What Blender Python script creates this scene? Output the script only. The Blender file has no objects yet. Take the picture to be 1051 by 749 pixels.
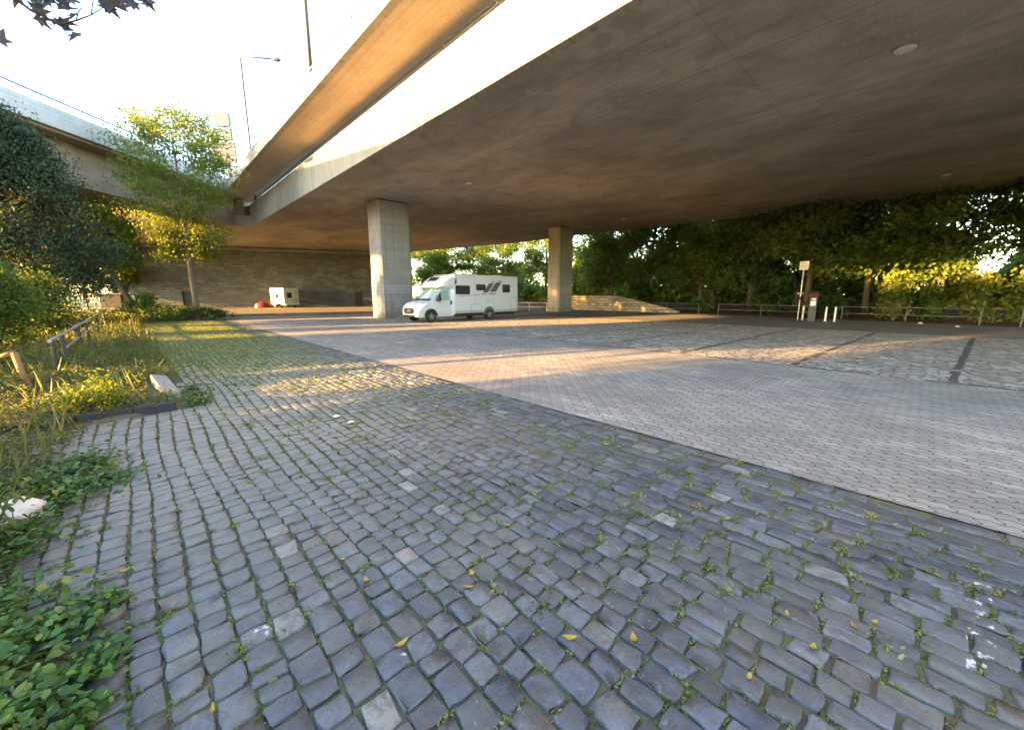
import bpy, bmesh, math, random
import numpy as np
from mathutils import Vector, Matrix, Euler

C = bpy.context.scene
COL = C.collection
R = math.radians
rnd = random.Random(7)

# World frame: X runs across the bridge, Y runs along it, Z up; metres.
# S(a, b, z): a frame turned 43.5 degrees, b along the view, used for what does not follow the bridge.
def S(a, b, z=0.0):
    return Vector((a * .7254 + b * .6883, -a * .6883 + b * .7254, z))

# ------------------------------------------------------------------ objects
def props(o, label=None, cat=None, group=None, kind=None):
    if label: o['label'] = label
    if cat: o['category'] = cat
    if group: o['group'] = group
    if kind: o['kind'] = kind
    return o

def thing(name, label, cat, loc=(0, 0, 0), rz=0.0, group=None):
    o = bpy.data.objects.new(name, None)
    COL.objects.link(o)
    o.location = loc
    o.rotation_euler = (0, 0, rz)
    o.empty_display_size = .2
    return props(o, label, cat, group)

def smooth(me):
    me.polygons.foreach_set('use_smooth', np.ones(len(me.polygons), dtype=bool))

class MB:
    """collects boxes, tubes, prisms ... and links them as one mesh object"""
    def __init__(self):
        self.v = []; self.f = []; self.m = []; self.mi = 0
    def add(self, vs, fs):
        n = len(self.v)
        self.v += [tuple(p) for p in vs]
        for f in fs:
            self.f.append(tuple(i + n for i in f)); self.m.append(self.mi)
    def box(self, c, s, rz=0.0, M=None):
        x, y, z = s[0] / 2, s[1] / 2, s[2] / 2
        vs = [Vector((a * x, b * y, d * z)) for d in (-1, 1) for b in (-1, 1) for a in (-1, 1)]
        if rz: vs = [Matrix.Rotation(rz, 3, 'Z') @ p for p in vs]
        if M is not None: vs = [M @ p for p in vs]
        c = Vector(c)
        self.add([p + c for p in vs], [(0, 2, 3, 1), (4, 5, 7, 6), (0, 1, 5, 4), (2, 6, 7, 3), (0, 4, 6, 2), (1, 3, 7, 5)])
        return self
    def span(self, lo, hi):
        return self.box([(a + b) / 2 for a, b in zip(lo, hi)], [b - a for a, b in zip(lo, hi)])
    def tube(self, pts, rad, seg=8, cap=True):
        pts = [Vector(p) for p in pts]
        if not hasattr(rad, '__len__'): rad = [rad] * len(pts)
        rings = []; up = None
        for i, p in enumerate(pts):
            t = (pts[min(i + 1, len(pts) - 1)] - pts[max(i - 1, 0)])
            t = t.normalized() if t.length > 1e-9 else Vector((0, 0, 1))
            if up is None: up = t.orthogonal().normalized()
            a = (up - t * up.dot(t))
            a = a.normalized() if a.length > 1e-6 else t.orthogonal().normalized()
            up = a
            b = t.cross(a)
            rings.append([p + (a * math.cos(2 * math.pi * k / seg) + b * math.sin(2 * math.pi * k / seg)) * rad[i] for k in range(seg)])
        vs = [q for r in rings for q in r]; fs = []
        for i in range(len(pts) - 1):
            for k in range(seg):
                k2 = (k + 1) % seg
                fs.append((i * seg + k, i * seg + k2, (i + 1) * seg + k2, (i + 1) * seg + k))
        if cap:
            fs.append(tuple(reversed(range(seg)))); fs.append(tuple(range((len(pts) - 1) * seg, len(pts) * seg)))
        self.add(vs, fs); return self
    def prism(self, poly, d, close=True):
        """poly: 3D points of a flat outline, d: extrusion vector"""
        n = len(poly); d = Vector(d); P = [Vector(p) for p in poly]
        fs = [tuple(range(n)), tuple(reversed(range(n, 2 * n)))]
        fs += [(i, n + i, n + (i + 1) % n, (i + 1) % n) for i in range(n)]
        self.add(P + [p + d for p in P], fs); return self
    def build(self, name, mat, parent=None, bevel=0.0, sm=False, world=True, fix=True):
        me = bpy.data.meshes.new(name)
        me.from_pydata(self.v, [], self.f)
        mats = mat if isinstance(mat, (list, tuple)) else [mat]
        for q in mats: me.materials.append(q)
        me.polygons.foreach_set('material_index', self.m)
        if fix:
            b = bmesh.new(); b.from_mesh(me); bmesh.ops.recalc_face_normals(b, faces=b.faces); b.to_mesh(me); b.free()
        o = bpy.data.objects.new(name, me); COL.objects.link(o)
        if sm: smooth(me)
        if bevel:
            md = o.modifiers.new('bevel', 'BEVEL'); md.width = bevel; md.segments = 2; md.limit_method = 'ANGLE'
        if parent is not None:
            o.parent = parent
            if world: o.location = -Vector(parent.location)
        return o

def copy_tree(o, parent=None):
    c = o.copy(); COL.objects.link(c)
    if parent is not None:
        c.parent = parent
    for ch in [q for q in bpy.data.objects if q.parent == o]:
        copy_tree(ch, c)
    return c

def np_mesh(name, V, F, mat, parent=None, attrs=None, world=True, flat=False):
    """V (n,3), F (m,k) numpy"""
    me = bpy.data.meshes.new(name)
    m, k = F.shape
    me.vertices.add(len(V)); me.vertices.foreach_set('co', V.astype(np.float32).ravel())
    me.loops.add(m * k); me.loops.foreach_set('vertex_index', F.astype(np.int32).ravel())
    me.polygons.add(m)
    me.polygons.foreach_set('loop_start', np.arange(0, m * k, k, dtype=np.int32))
    me.polygons.foreach_set('loop_total', np.full(m, k, dtype=np.int32))
    me.update(calc_edges=True)
    for nm, arr in (attrs or {}).items():
        a = me.attributes.new(nm, 'FLOAT', 'POINT'); a.data.foreach_set('value', arr.astype(np.float32))
    me.materials.append(mat)
    if not flat: smooth(me)
    o = bpy.data.objects.new(name, me); COL.objects.link(o)
    if parent is not None:
        o.parent = parent
        if world: o.location = -Vector(parent.location)
    return o

# ------------------------------------------------------------------ materials
class NT:
    def __init__(self, name):
        self.mat = bpy.data.materials.new(name); self.mat.use_nodes = True
        self.t = self.mat.node_tree; self.t.nodes.clear()
        self.out = self.t.nodes.new('ShaderNodeOutputMaterial')
    def n(self, typ, ins=None, **kw):
        nd = self.t.nodes.new('ShaderNode' + typ)
        for k, v in kw.items(): setattr(nd, k, v)
        for k, v in (ins or {}).items():
            s = nd.inputs[k]
            if isinstance(v, bpy.types.NodeSocket): self.t.links.new(v, s)
            else: s.default_value = v
        return nd
    def math(self, op, a, b=0.0, c=None, clamp=False):
        i = {0: a, 1: b}
        if c is not None: i[2] = c
        nd = self.n('Math', i, operation=op); nd.use_clamp = clamp
        return nd.outputs[0]
    def pos(self): return self.n('NewGeometry').outputs['Position']
    def obj(self): return self.n('TexCoord').outputs['Object']
    def scale(self, v, s):
        return self.n('VectorMath', {0: v, 1: s}, operation='MULTIPLY').outputs[0]
    def noise(self, v, scale, detail=4.0, rough=.55, dist=0.0):
        return self.n('TexNoise', {'Vector': v, 'Scale': scale, 'Detail': detail, 'Roughness': rough, 'Distortion': dist}).outputs[0]
    def ramp(self, f, stops, interp='LINEAR'):
        nd = self.n('ValToRGB', {0: f}); cr = nd.color_ramp; cr.interpolation = interp
        while len(cr.elements) > 1: cr.elements.remove(cr.elements[-1])
        for i, (p, c) in enumerate(stops):
            e = cr.elements[0] if i == 0 else cr.elements.new(p)
            e.position = p
            e.color = (c, c, c, 1) if not hasattr(c, '__len__') else (*c[:3], 1)
        return nd.outputs[0]
    def mix(self, f, a, b, mode='MIX'):
        nd = self.n('Mix', data_type='RGBA', blend_type=mode)
        for s, v in ((nd.inputs[0], f), (nd.inputs[6], a), (nd.inputs[7], b)):
            if isinstance(v, bpy.types.NodeSocket): self.t.links.new(v, s)
            else: s.default_value = v if not hasattr(v, '__len__') or len(v) == 4 else (*v, 1)
        return nd.outputs[2]
    def bump(self, h, strength=.5, dist=.01, normal=None):
        i = {'Height': h, 'Strength': strength, 'Distance': dist}
        if normal is not None: i['Normal'] = normal
        return self.n('Bump', i).outputs[0]
    def pbr(self, color, rough=.8, normal=None, spec=.4, metal=0.0, emit=None):
        i = {'Roughness': rough, 'Specular IOR Level': spec, 'Metallic': metal}
        i['Base Color'] = color if isinstance(color, bpy.types.NodeSocket) else (*color[:3], 1)
        if normal is not None: i['Normal'] = normal
        b = self.n('BsdfPrincipled', i)
        self.t.links.new(b.outputs[0], self.out.inputs[0])
        return self.mat

def plain(name, col, rough=.5, metal=0.0, var=.12, scale=6.0, spec=.4):
    t = NT(name)
    f = t.noise(t.obj(), scale, 5)
    c = t.mix(f, tuple(x * (1 - var) for x in col), tuple(min(1, x * (1 + var)) for x in col))
    f2 = t.ramp(t.noise(t.obj(), scale * 5, 3), [(.35, rough * .85), (.7, min(1, rough * 1.15))])
    return t.pbr(c, f2, None, spec, metal)

def concrete(name, base, boards='x', stain=.5, joints=0.0, streaks=False):
    t = NT(name); p = t.pos()
    big = t.noise(t.scale(p, (1, .55, 1)), .28, 6, .6, .6)
    mid = t.noise(p, 1.3, 6, .6)
    fine = t.noise(p, 22, 4)
    c = t.mix(t.ramp(big, [(.33, 0), (.62, 1)]), tuple(x * (1 - stain) for x in base), base)
    c = t.mix(t.ramp(mid, [(.38, 0), (.7, .45)]), c, tuple(x * .62 for x in (base[0] * 1.05, base[1], base[2] * .9)))
    sep = t.n('SeparateXYZ', {0: p})
    s = sep.outputs[{'x': 0, 'y': 1, 'z': 2}[boards]]
    bd = t.math('FLOOR', t.math('DIVIDE', s, .11))
    wn = t.n('TexWhiteNoise', {'W': bd}, noise_dimensions='1D').outputs[0]
    c = t.mix(t.math('MULTIPLY', wn, .30), c, tuple(x * .45 for x in base))
    fr = t.math('FRACT', t.math('DIVIDE', s, .11))
    line = t.math('LESS_THAN', fr, .07)
    h = t.math('ADD', t.math('MULTIPLY', wn, .35), t.math('MULTIPLY', line, -.5))
    if joints:
        j = t.math('FRACT', t.math('DIVIDE', s, joints))
        jl = t.math('LESS_THAN', j, .012)
        c = t.mix(t.math('MULTIPLY', jl, .38), c, (.03, .027, .022))
        j2 = t.math('FRACT', t.math('DIVIDE', t.math('ADD', sep.outputs[1], 1.7), 6.2))
        jl2 = t.math('LESS_THAN', j2, .004)
        c = t.mix(t.math('MULTIPLY', jl2, .3), c, (.03, .027, .022))
        blot = t.noise(t.scale(p, (1, .7, 1)), .75, 5, .65, 1.2)
        c = t.mix(t.ramp(blot, [(.50, 0), (.64, .40)]), c, tuple(x * .34 for x in base))
        rust = t.noise(t.scale(p, (2.2, 2.2, 1)), .55, 6, .75, .5)
        c = t.mix(t.ramp(rust, [(.63, 0), (.72, .5)]), c, (.17, .115, .07))
        pale = t.noise(t.n('VectorMath', {0: p, 1: (31, 7, 0)}, operation='ADD').outputs[0], .9, 6, .7, .9)
        c = t.mix(t.ramp(pale, [(.58, 0), (.75, .3)]), c, tuple(min(1, x * 1.4) for x in base))
    if streaks:
        st = t.noise(t.scale(p, (5, 5, .35)), 1.0, 5, .6)
        c = t.mix(t.ramp(st, [(.5, 0), (.72, .6)]), c, tuple(x * .3 for x in base))
    g1 = t.noise(t.scale(p, (18, 5, 18)), 1.0, 4, .7); g2 = t.noise(t.scale(p, (4.0, 15, 15)), 1.0, 4, .7)
    c = t.mix(t.ramp(g1, [(.5, 0), (.68, .38)]), c, tuple(x * .5 for x in base))
    c = t.mix(t.ramp(g2, [(.54, 0), (.70, .30)]), c, tuple(min(1, x * 1.35) for x in base))
    c = t.mix(t.ramp(fine, [(.3, .18), (.6, 0)]), c, (.05, .045, .04))
    if 'fascia' in name:
        fj = t.math('FRACT', t.math('DIVIDE', t.math('ADD', sep.outputs[1], .9), 4.0))
        c = t.mix(t.math('MULTIPLY', t.math('LESS_THAN', fj, .006), .8), c, (.05, .045, .04))
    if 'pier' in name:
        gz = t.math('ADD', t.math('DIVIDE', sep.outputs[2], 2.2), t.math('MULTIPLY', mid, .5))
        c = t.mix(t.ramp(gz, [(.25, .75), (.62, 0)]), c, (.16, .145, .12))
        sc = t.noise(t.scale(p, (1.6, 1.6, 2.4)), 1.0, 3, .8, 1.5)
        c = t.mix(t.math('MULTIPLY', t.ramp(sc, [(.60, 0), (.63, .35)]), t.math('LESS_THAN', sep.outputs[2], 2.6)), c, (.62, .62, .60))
    h = t.math('ADD', h, t.math('MULTIPLY', fine, .5))
    return t.pbr(c, .9, t.bump(h, .5, .006), .25)

M = {}
M['soffit'] = concrete('soffit_concrete', (.58, .525, .46), 'x', .5, 2.55)
M['ramp_soffit'] = concrete('ramp_concrete', (.66, .54, .40), 'x', .25)
M['fascia'] = concrete('fascia_concrete', (.50, .47, .40), 'y', .3, streaks=True)
M['girder'] = concrete('girder_concrete', (.40, .33, .26), 'z', .3, streaks=True)
M['pale_conc'] = concrete('pale_concrete', (.52, .53, .54), 'z', .18)
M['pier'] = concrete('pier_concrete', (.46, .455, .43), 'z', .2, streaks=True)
M['kerb_conc'] = concrete('kerb_concrete', (.36, .35, .33), 'z', .4)
M['dark_kerb'] = plain('dark_kerb_stone', (.035, .036, .04), .85, var=.4)
M['steel'] = plain('grey_steel', (.22, .24, .26), .5, .3)
M['dark_steel'] = plain('dark_painted_steel', (.06, .065, .07), .55, .2)
M['rail_blue'] = plain('blue_grey_paint', (.12, .17, .30), .45)
M['galv'] = plain('galvanised_steel', (.34, .36, .37), .45, .6)
M['dull_rail'] = plain('dull_rail_steel', (.13, .14, .13), .6, .2)
M['white_post'] = plain('white_post_paint', (.72, .71, .66), .5, var=.15)
M['rust'] = plain('rusty_post', (.22, .13, .05), .8, var=.4)
M['black'] = plain('black_plastic', (.015, .015, .017), .5)
M['rubber'] = plain('tyre_rubber', (.02, .02, .021), .85)
M['cream'] = plain('cream_panel', (.62, .60, .50), .55, var=.15)
M['red'] = plain('red_fabric', (.11, .008, .02), .7, var=.35)
M['door_dark'] = plain('dark_door_paint', (.03, .035, .04), .5)
M['paper'] = plain('white_paper', (.8, .79, .76), .8)
M['plastic'] = plain('white_plastic_film', (.72, .66, .64), .35, var=.15)
M['lamp_glass'] = plain('lamp_glass', (.75, .74, .70), .3)

def van_paint():
    t = NT('white_van_paint'); p = t.obj()
    f = t.noise(p, 1.5, 5)
    c = t.mix(f, (.54, .60, .68), (.60, .66, .74))
    sep = t.n('SeparateXYZ', {0: p})
    dirt = t.math('MULTIPLY', t.ramp(sep.outputs[2], [(.0, 1), (1.0, 0)]), t.noise(p, 5, 5))
    c = t.mix(t.math('MULTIPLY', dirt, .35), c, (.35, .32, .28))
    return t.pbr(c, .28, None, .5)
M['van'] = van_paint()
def glass_mat(name, col, rough=.06):
    t = NT(name)
    return t.pbr(t.mix(t.noise(t.obj(), 2, 2), tuple(x * .8 for x in col), col), rough, None, .6)
M['win'] = glass_mat('dark_window', (.035, .04, .055))
M['screen'] = glass_mat('windscreen_blind', (.30, .52, .44), .12)
M['decal'] = plain('grey_decal', (.10, .10, .11), .4)
M['chrome'] = plain('light_alloy', (.45, .46, .48), .3, .8)

def cobble_mat():
    t = NT('basalt_cobbles'); p = t.pos()
    a = t.n('Attribute', attribute_name='tone').outputs['Fac']
    b = t.n('Attribute', attribute_name='hue').outputs['Fac']
    mossy = t.n('Attribute', attribute_name='moss').outputs['Fac']
    c = t.ramp(a, [(0, (.024, .033, .055)), (.4, (.048, .063, .098)), (.8, (.088, .108, .152)), (.975, (.135, .155, .195)), (.982, (.27, .26, .25)), (1, (.33, .31, .295))])
    c = t.mix(t.ramp(b, [(.70, 0), (.97, .6)]), c, (.122, .117, .106))
    n1 = t.noise(p, 9, 6, .65)
    n2 = t.noise(p, 60, 5, .6)
    c = t.mix(t.ramp(n1, [(.44, 0), (.70, .6)]), c, (.135, .155, .19))
    c = t.mix(t.ramp(n1, [(.25, .6), (.42, 0)]), c, (.045, .045, .05))
    c = t.mix(t.ramp(n2, [(.3, .45), (.5, 0)]), c, (.04, .04, .042))
    n3 = t.noise(p, 26, 4, .7)
    c = t.mix(t.ramp(n3, [(.66, 0), (.72, .6)]), c, (.34, .35, .34))
    n4 = t.noise(p, 7.5, 6, .75, 1.2)
    c = t.mix(t.ramp(n4, [(.48, 0), (.58, .7)]), c, (.05, .053, .062))
    c = t.mix(t.ramp(t.noise(t.scale(p, (1, 1, 0)), 13, 5, .75, 1.0), [(.60, 0), (.68, .5)]), c, (.26, .275, .29))
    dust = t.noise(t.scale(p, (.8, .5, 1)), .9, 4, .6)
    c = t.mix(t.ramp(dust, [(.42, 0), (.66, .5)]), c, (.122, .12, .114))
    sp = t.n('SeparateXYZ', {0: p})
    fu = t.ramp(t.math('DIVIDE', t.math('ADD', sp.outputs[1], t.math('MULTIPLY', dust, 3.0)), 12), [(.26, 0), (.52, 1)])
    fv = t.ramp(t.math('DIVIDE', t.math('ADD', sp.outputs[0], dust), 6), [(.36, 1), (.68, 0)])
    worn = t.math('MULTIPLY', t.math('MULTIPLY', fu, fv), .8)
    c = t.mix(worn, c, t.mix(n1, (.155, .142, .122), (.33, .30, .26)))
    # moss and dirt that creep from the joints onto the stones
    mo = t.math('MULTIPLY', mossy, t.ramp(t.noise(p, 5, 5, .6), [(.36, 0), (.56, 1)]))
    c = t.mix(mo, c, (.24, .25, .135))
    # white paint splashes in a broken line
    seg = None
    for (x0, y0, x1, y1, w) in ((3.26, -.40, 2.36, -.36, .045), (.66, 1.50, .72, 1.42, .03), (.20, 2.05, .29, 2.0, .035)):
        dx, dy = x1 - x0, y1 - y0; L = math.hypot(dx, dy); dx /= L; dy /= L
        q = t.n('VectorMath', {0: p, 1: (-x0, -y0, 0)}, operation='ADD').outputs[0]
        along = t.n('VectorMath', {0: q, 1: (dx, dy, 0)}, operation='DOT_PRODUCT').outputs['Value']
        across = t.math('ABSOLUTE', t.n('VectorMath', {0: q, 1: (-dy, dx, 0)}, operation='DOT_PRODUCT').outputs['Value'])
        m = t.math('MULTIPLY', t.math('LESS_THAN', across, w), t.math('MULTIPLY', t.math('GREATER_THAN', along, 0), t.math('LESS_THAN', along, L)))
        seg = m if seg is None else t.math('MAXIMUM', seg, m)
    pm = t.math('MULTIPLY', seg, t.ramp(t.noise(t.scale(p, (1, 1, 0)), 17, 4, .6), [(.57, 0), (.63, .7)]))
    c = t.mix(pm, c, (.72, .73, .74))
    h = t.math('ADD', t.math('MULTIPLY', n1, .8), t.math('ADD', t.math('MULTIPLY', n2, .35), t.math('MULTIPLY', n3, .3)))
    r = t.ramp(n1, [(.3, .48), (.7, .72)])
    return t.pbr(c, r, t.bump(h, .75, .014), .6)
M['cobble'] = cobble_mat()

def joint_mat():
    t = NT('joint_soil'); p = t.pos()
    n1 = t.noise(p, 2.2, 6, .6); n2 = t.noise(p, 45, 5, .7)
    sep = t.n('SeparateXYZ', {0: p})
    far = t.ramp(t.math('DIVIDE', t.math('ADD', sep.outputs[1], -2), 14), [(0, 0), (1, .35)])
    c = t.mix(n2, (.05, .042, .033), (.16, .14, .11))
    c = t.mix(t.math('ADD', t.ramp(n1, [(.5, 0), (.7, .35)]), far, clamp=True), c, (.07, .095, .03))
    c = t.mix(t.ramp(t.noise(p, 130, 3, .7), [(.56, 0), (.62, .7)]), c, (.24, .215, .17))
    c = t.mix(t.ramp(t.noise(p, 7, 5, .7), [(.44, 0), (.58, .75)]), c, (.12, .15, .05))
    return t.pbr(c, .95, t.bump(n2, .6, .01), .1)
M['joint'] = joint_mat()

def paver_mat():
    t = NT('interlocking_pavers'); p = t.pos()
    sep = t.n('SeparateXYZ', {0: p}); x, y = sep.outputs[0], sep.outputs[1]
    def tri(v, period):   # smooth wave, -1 .. 1
        return t.math('SINE', t.math('MULTIPLY', v, 2 * math.pi / period))
    X = t.math('ADD', y, t.math('MULTIPLY', tri(x, .112), .020))
    Y = t.math('ADD', x, t.math('MULTIPLY', tri(t.math('ADD', y, .028), .112), .013))
    v = t.n('CombineXYZ', {0: X, 1: Y, 2: 0.0}).outputs[0]
    br = t.n('TexBrick', {'Vector': v, 'Color1': (0, 0, 0, 1), 'Color2': (1, 1, 1, 1), 'Mortar': (.5, .5, .5, 1), 'Scale': 1.0,
                          'Mortar Size': .006, 'Mortar Smooth': .35, 'Bias': 0.0, 'Brick Width': .224, 'Row Height': .112})
    br.offset = .5; br.offset_frequency = 2
    tone = t.n('SeparateColor', {0: br.outputs[0]}).outputs[0]
    c = t.mix(t.math('MULTIPLY', tone, .8), (.265, .248, .222), (.475, .443, .395))
    big = t.noise(p, .5, 6, .6); fine = t.noise(p, 40, 5, .6)
    c = t.mix(t.ramp(big, [(.35, .75), (.62, 0)]), c, (.195, .185, .17))
    c = t.mix(t.ramp(fine, [(.3, .3), (.55, 0)]), c, (.12, .115, .11))
    c = t.mix(t.ramp(t.noise(p, 2.5, 5, .7), [(.6, 0), (.75, .45)]), c, (.15, .14, .13))
    oil = t.noise(t.n('VectorMath', {0: p, 1: (3, 19, 0)}, operation='ADD').outputs[0], 1.1, 4, .6, .4)
    c = t.mix(t.ramp(oil, [(.62, 0), (.72, .55)]), c, (.12, .115, .11))
    rep = t.math('MULTIPLY', t.math('GREATER_THAN', tone, .93), .5)
    c = t.mix(rep, c, (.17, .155, .145))
    trk = t.noise(t.scale(p, (1.7, .08, 1)), 1.0, 4, .6)
    c = t.mix(t.ramp(trk, [(.5, 0), (.64, .42)]), c, (.19, .18, .175))
    c = t.mix(t.ramp(t.noise(p, 5.5, 3, .8, .6), [(.64, 0), (.70, .5)]), c, (.13, .12, .11))
    f = br.outputs[1]
    c = t.mix(t.math('MULTIPLY', f, .92), c, (.055, .046, .038))
    h = t.math('ADD', t.math('MULTIPLY', f, -1.0), t.math('ADD', t.math('MULTIPLY', fine, .15), t.math('MULTIPLY', tone, .25)))
    return t.pbr(c, .82, t.bump(h, .8, .008), .35)
M['paver'] = paver_mat()

def bay_mat():
    t = NT('granite_setts'); p = t.pos()
    w = t.n('VectorMath', {0: p, 1: t.scale(t.n('TexNoise', {'Vector': p, 'Scale': 2.5, 'Detail': 3.0}).outputs[1], (.16, .16, 0))}, operation='ADD').outputs[0]
    q = t.scale(w, (1.0, .72, 0))
    vo = t.n('TexVoronoi', {'Vector': q, 'Scale': 6.6, 'Randomness': .72}, feature='F1')
    ve = t.n('TexVoronoi', {'Vector': q, 'Scale': 6.6, 'Randomness': .72}, feature='DISTANCE_TO_EDGE')
    tone = t.n('SeparateColor', {0: vo.outputs['Color']}).outputs[0]
    c = t.ramp(tone, [(0, (.24, .235, .225)), (.35, (.37, .35, .325)), (.7, (.47, .445, .41)), (1, (.62, .59, .54))])
    c = t.mix(t.ramp(t.noise(p, .6, 6, .65), [(.4, .55), (.62, 0)]), c, (.24, .235, .215))
    c = t.mix(t.ramp(t.noise(t.scale(p, (1.6, .6, 1)), 1.9, 6, .75), [(.52, 0), (.66, .65)]), c, (.15, .145, .125))
    f = t.ramp(ve.outputs['Distance'], [(.03, 1), (.12, 0)])
    c = t.mix(t.math('MULTIPLY', f, .75), c, (.11, .105, .08))
    h = t.math('ADD', t.math('MULTIPLY', f, -1.0), t.math('ADD', t.math('MULTIPLY', tone, .6), t.math('MULTIPLY', t.noise(p, 18, 4), .6)))
    return t.pbr(c, .75, t.bump(h, 1.0, .03), .4)
M['bay'] = bay_mat()

def asphalt_mat():
    t = NT('worn_asphalt'); p = t.pos()
    n = t.noise(p, 60, 4, .7); big = t.noise(p, .35, 6, .6)
    c = t.mix(n, (.09, .088, .085), (.20, .195, .185))
    c = t.mix(t.ramp(big, [(.35, .55), (.65, 0)]), c, (.10, .09, .075))
    return t.pbr(c, .9, t.bump(n, .4, .006), .3)
M['asphalt'] = asphalt_mat()
M['strip'] = plain('dark_basalt_strip', (.085, .085, .088), .7, var=.5, scale=9)

def soil_mat(name, a, b, moss):
    t = NT(name); p = t.pos()
    n = t.noise(p, 6, 7, .7); big = t.noise(p, .8, 5, .6)
    c = t.mix(n, a, b)
    c = t.mix(t.ramp(big, [(.42, 0), (.6, .8)]), c, moss)
    return t.pbr(c, .95, t.bump(t.noise(p, 25, 5, .7), .8, .03), .1)
M['ground'] = soil_mat('ground_soil', (.07, .06, .035), (.13, .115, .06), (.06, .10, .02))
M['litter_floor'] = soil_mat('leaf_litter', (.05, .028, .016), (.17, .085, .045), (.07, .055, .025))
M['verge_soil'] = soil_mat('verge_soil', (.09, .075, .05), (.20, .165, .115), (.08, .10, .035))
M['path'] = soil_mat('path_gravel', (.30, .29, .28), (.40, .39, .37), (.33, .32, .30))

def stone_wall_mat():
    t = NT('coursed_stone'); p = t.obj()
    sep = t.n('SeparateXYZ', {0: p})
    v = t.n('CombineXYZ', {0: sep.outputs[0], 1: sep.outputs[2], 2: 0.0}).outputs[0]
    v = t.n('VectorMath', {0: v, 1: t.scale(t.n('TexNoise', {'Vector': p, 'Scale': 2.0}).outputs[1], (.10, .06, 0))}, operation='ADD').outputs[0]
    br = t.n('TexBrick', {'Vector': v, 'Color1': (0, 0, 0, 1), 'Color2': (1, 1, 1, 1), 'Mortar': (.5, .5, .5, 1), 'Scale': 1.0,
                          'Mortar Size': .022, 'Mortar Smooth': .3, 'Brick Width': .95, 'Row Height': .33})
    br.offset = .37
    tone = t.n('SeparateColor', {0: br.outputs[0]}).outputs[0]
    c = t.ramp(tone, [(0, (.10, .13, .165)), (.5, (.135, .17, .21)), (1, (.20, .24, .285))])
    c = t.mix(t.ramp(t.noise(p, .45, 6, .65), [(.4, .6), (.66, 0)]), c, (.10, .09, .075))
    low = t.ramp(sep.outputs[2], [(.16, .4), (.175, 0)])
    c = t.mix(t.ramp(t.math('DIVIDE', sep.outputs[2], 10), [(.165, .45), (.172, 0)]), c, (.155, .16, .17))
    # a blue-grey scrawl of faded spray paint low on the wall
    f = br.outputs[1]
    c = t.mix(t.math('MULTIPLY', f, .8), c, (.06, .055, .05))
    h = t.math('ADD', t.math('MULTIPLY', f, -1.0), t.math('ADD', t.math('MULTIPLY', tone, .6), t.math('MULTIPLY', t.noise(p, 9, 5), .6)))
    return t.pbr(c, .9, t.bump(h, 1.0, .05), .25)
M['stone_wall'] = stone_wall_mat()

def rubble_mat():
    t = NT('pale_rubble_stone'); p = t.obj()
    sep = t.n('SeparateXYZ', {0: p})
    v = t.n('CombineXYZ', {0: sep.outputs[1], 1: sep.outputs[2], 2: 0.0}).outputs[0]
    br = t.n('TexBrick', {'Vector': v, 'Color1': (0, 0, 0, 1), 'Color2': (1, 1, 1, 1), 'Mortar': (.5, .5, .5, 1), 'Scale': 1.0,
                          'Mortar Size': .025, 'Mortar Smooth': .4, 'Brick Width': .55, 'Row Height': .26})
    tone = t.n('SeparateColor', {0: br.outputs[0]}).outputs[0]
    c = t.ramp(tone, [(0, (.28, .24, .18)), (1, (.50, .44, .34))])
    c = t.mix(t.math('MULTIPLY', br.outputs[1], .85), c, (.09, .075, .05))
    return t.pbr(c, .9, t.bump(t.math('ADD', t.math('MULTIPLY', br.outputs[1], -1.0), t.noise(p, 12, 5)), .8, .03), .2)
M['rubble'] = rubble_mat()

def leaf_mat(name, stops, trans=.35, rough=.5):
    t = NT(name)
    a = t.n('Attribute', attribute_name='tone').outputs['Fac']
    c = t.ramp(a, stops)
    d = t.n('BsdfPrincipled', {'Base Color': c, 'Roughness': rough, 'Specular IOR Level': .25})
    tc = t.mix(.5, c, (.30, .36, .03), 'MIX')
    tr = t.n('BsdfTranslucent', {'Color': tc})
    m = t.n('MixShader', {0: trans, 1: d.outputs[0], 2: tr.outputs[0]})
    t.t.links.new(m.outputs[0], t.out.inputs[0])
    return t.mat
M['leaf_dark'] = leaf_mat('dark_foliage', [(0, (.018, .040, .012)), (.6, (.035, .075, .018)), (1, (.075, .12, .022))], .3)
M['leaf_mid'] = leaf_mat('green_foliage', [(0, (.04, .085, .022)), (.6, (.08, .15, .032)), (1, (.15, .21, .045))], .42)
M['leaf_lime'] = leaf_mat('yellow_green_foliage', [(0, (.07, .12, .02)), (.6, (.13, .19, .025)), (1, (.22, .25, .03))], .5)
M['leaf_wood'] = leaf_mat('wood_foliage', [(0, (.05, .105, .025)), (.5, (.12, .20, .045)), (1, (.24, .30, .07))], .5)
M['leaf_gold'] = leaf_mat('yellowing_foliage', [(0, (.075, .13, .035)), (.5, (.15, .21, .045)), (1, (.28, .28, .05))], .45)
M['leaf_yew'] = leaf_mat('yew_foliage', [(0, (.022, .048, .030)), (.6, (.048, .090, .050)), (1, (.085, .14, .075))], .08, .6)
M['leaf_maple'] = leaf_mat('purple_maple_foliage', [(0, (.05, .035, .07)), (.6, (.09, .06, .13)), (1, (.08, .10, .08))], .35)
M['grass'] = leaf_mat('grass_blades', [(0, (.08, .13, .03)), (.5, (.16, .22, .055)), (.85, (.25, .28, .09)), (1, (.33, .29, .15))], .35)
M['ivy'] = leaf_mat('ivy_leaves', [(0, (.035, .08, .022)), (.5, (.07, .15, .035)), (.85, (.13, .22, .055)), (1, (.24, .25, .07))], .25, .4)
M['weed'] = leaf_mat('mixed_weeds', [(0, (.06, .085, .03)), (.45, (.11, .135, .045)), (.8, (.18, .175, .075)), (1, (.24, .18, .12))], .35)
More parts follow.
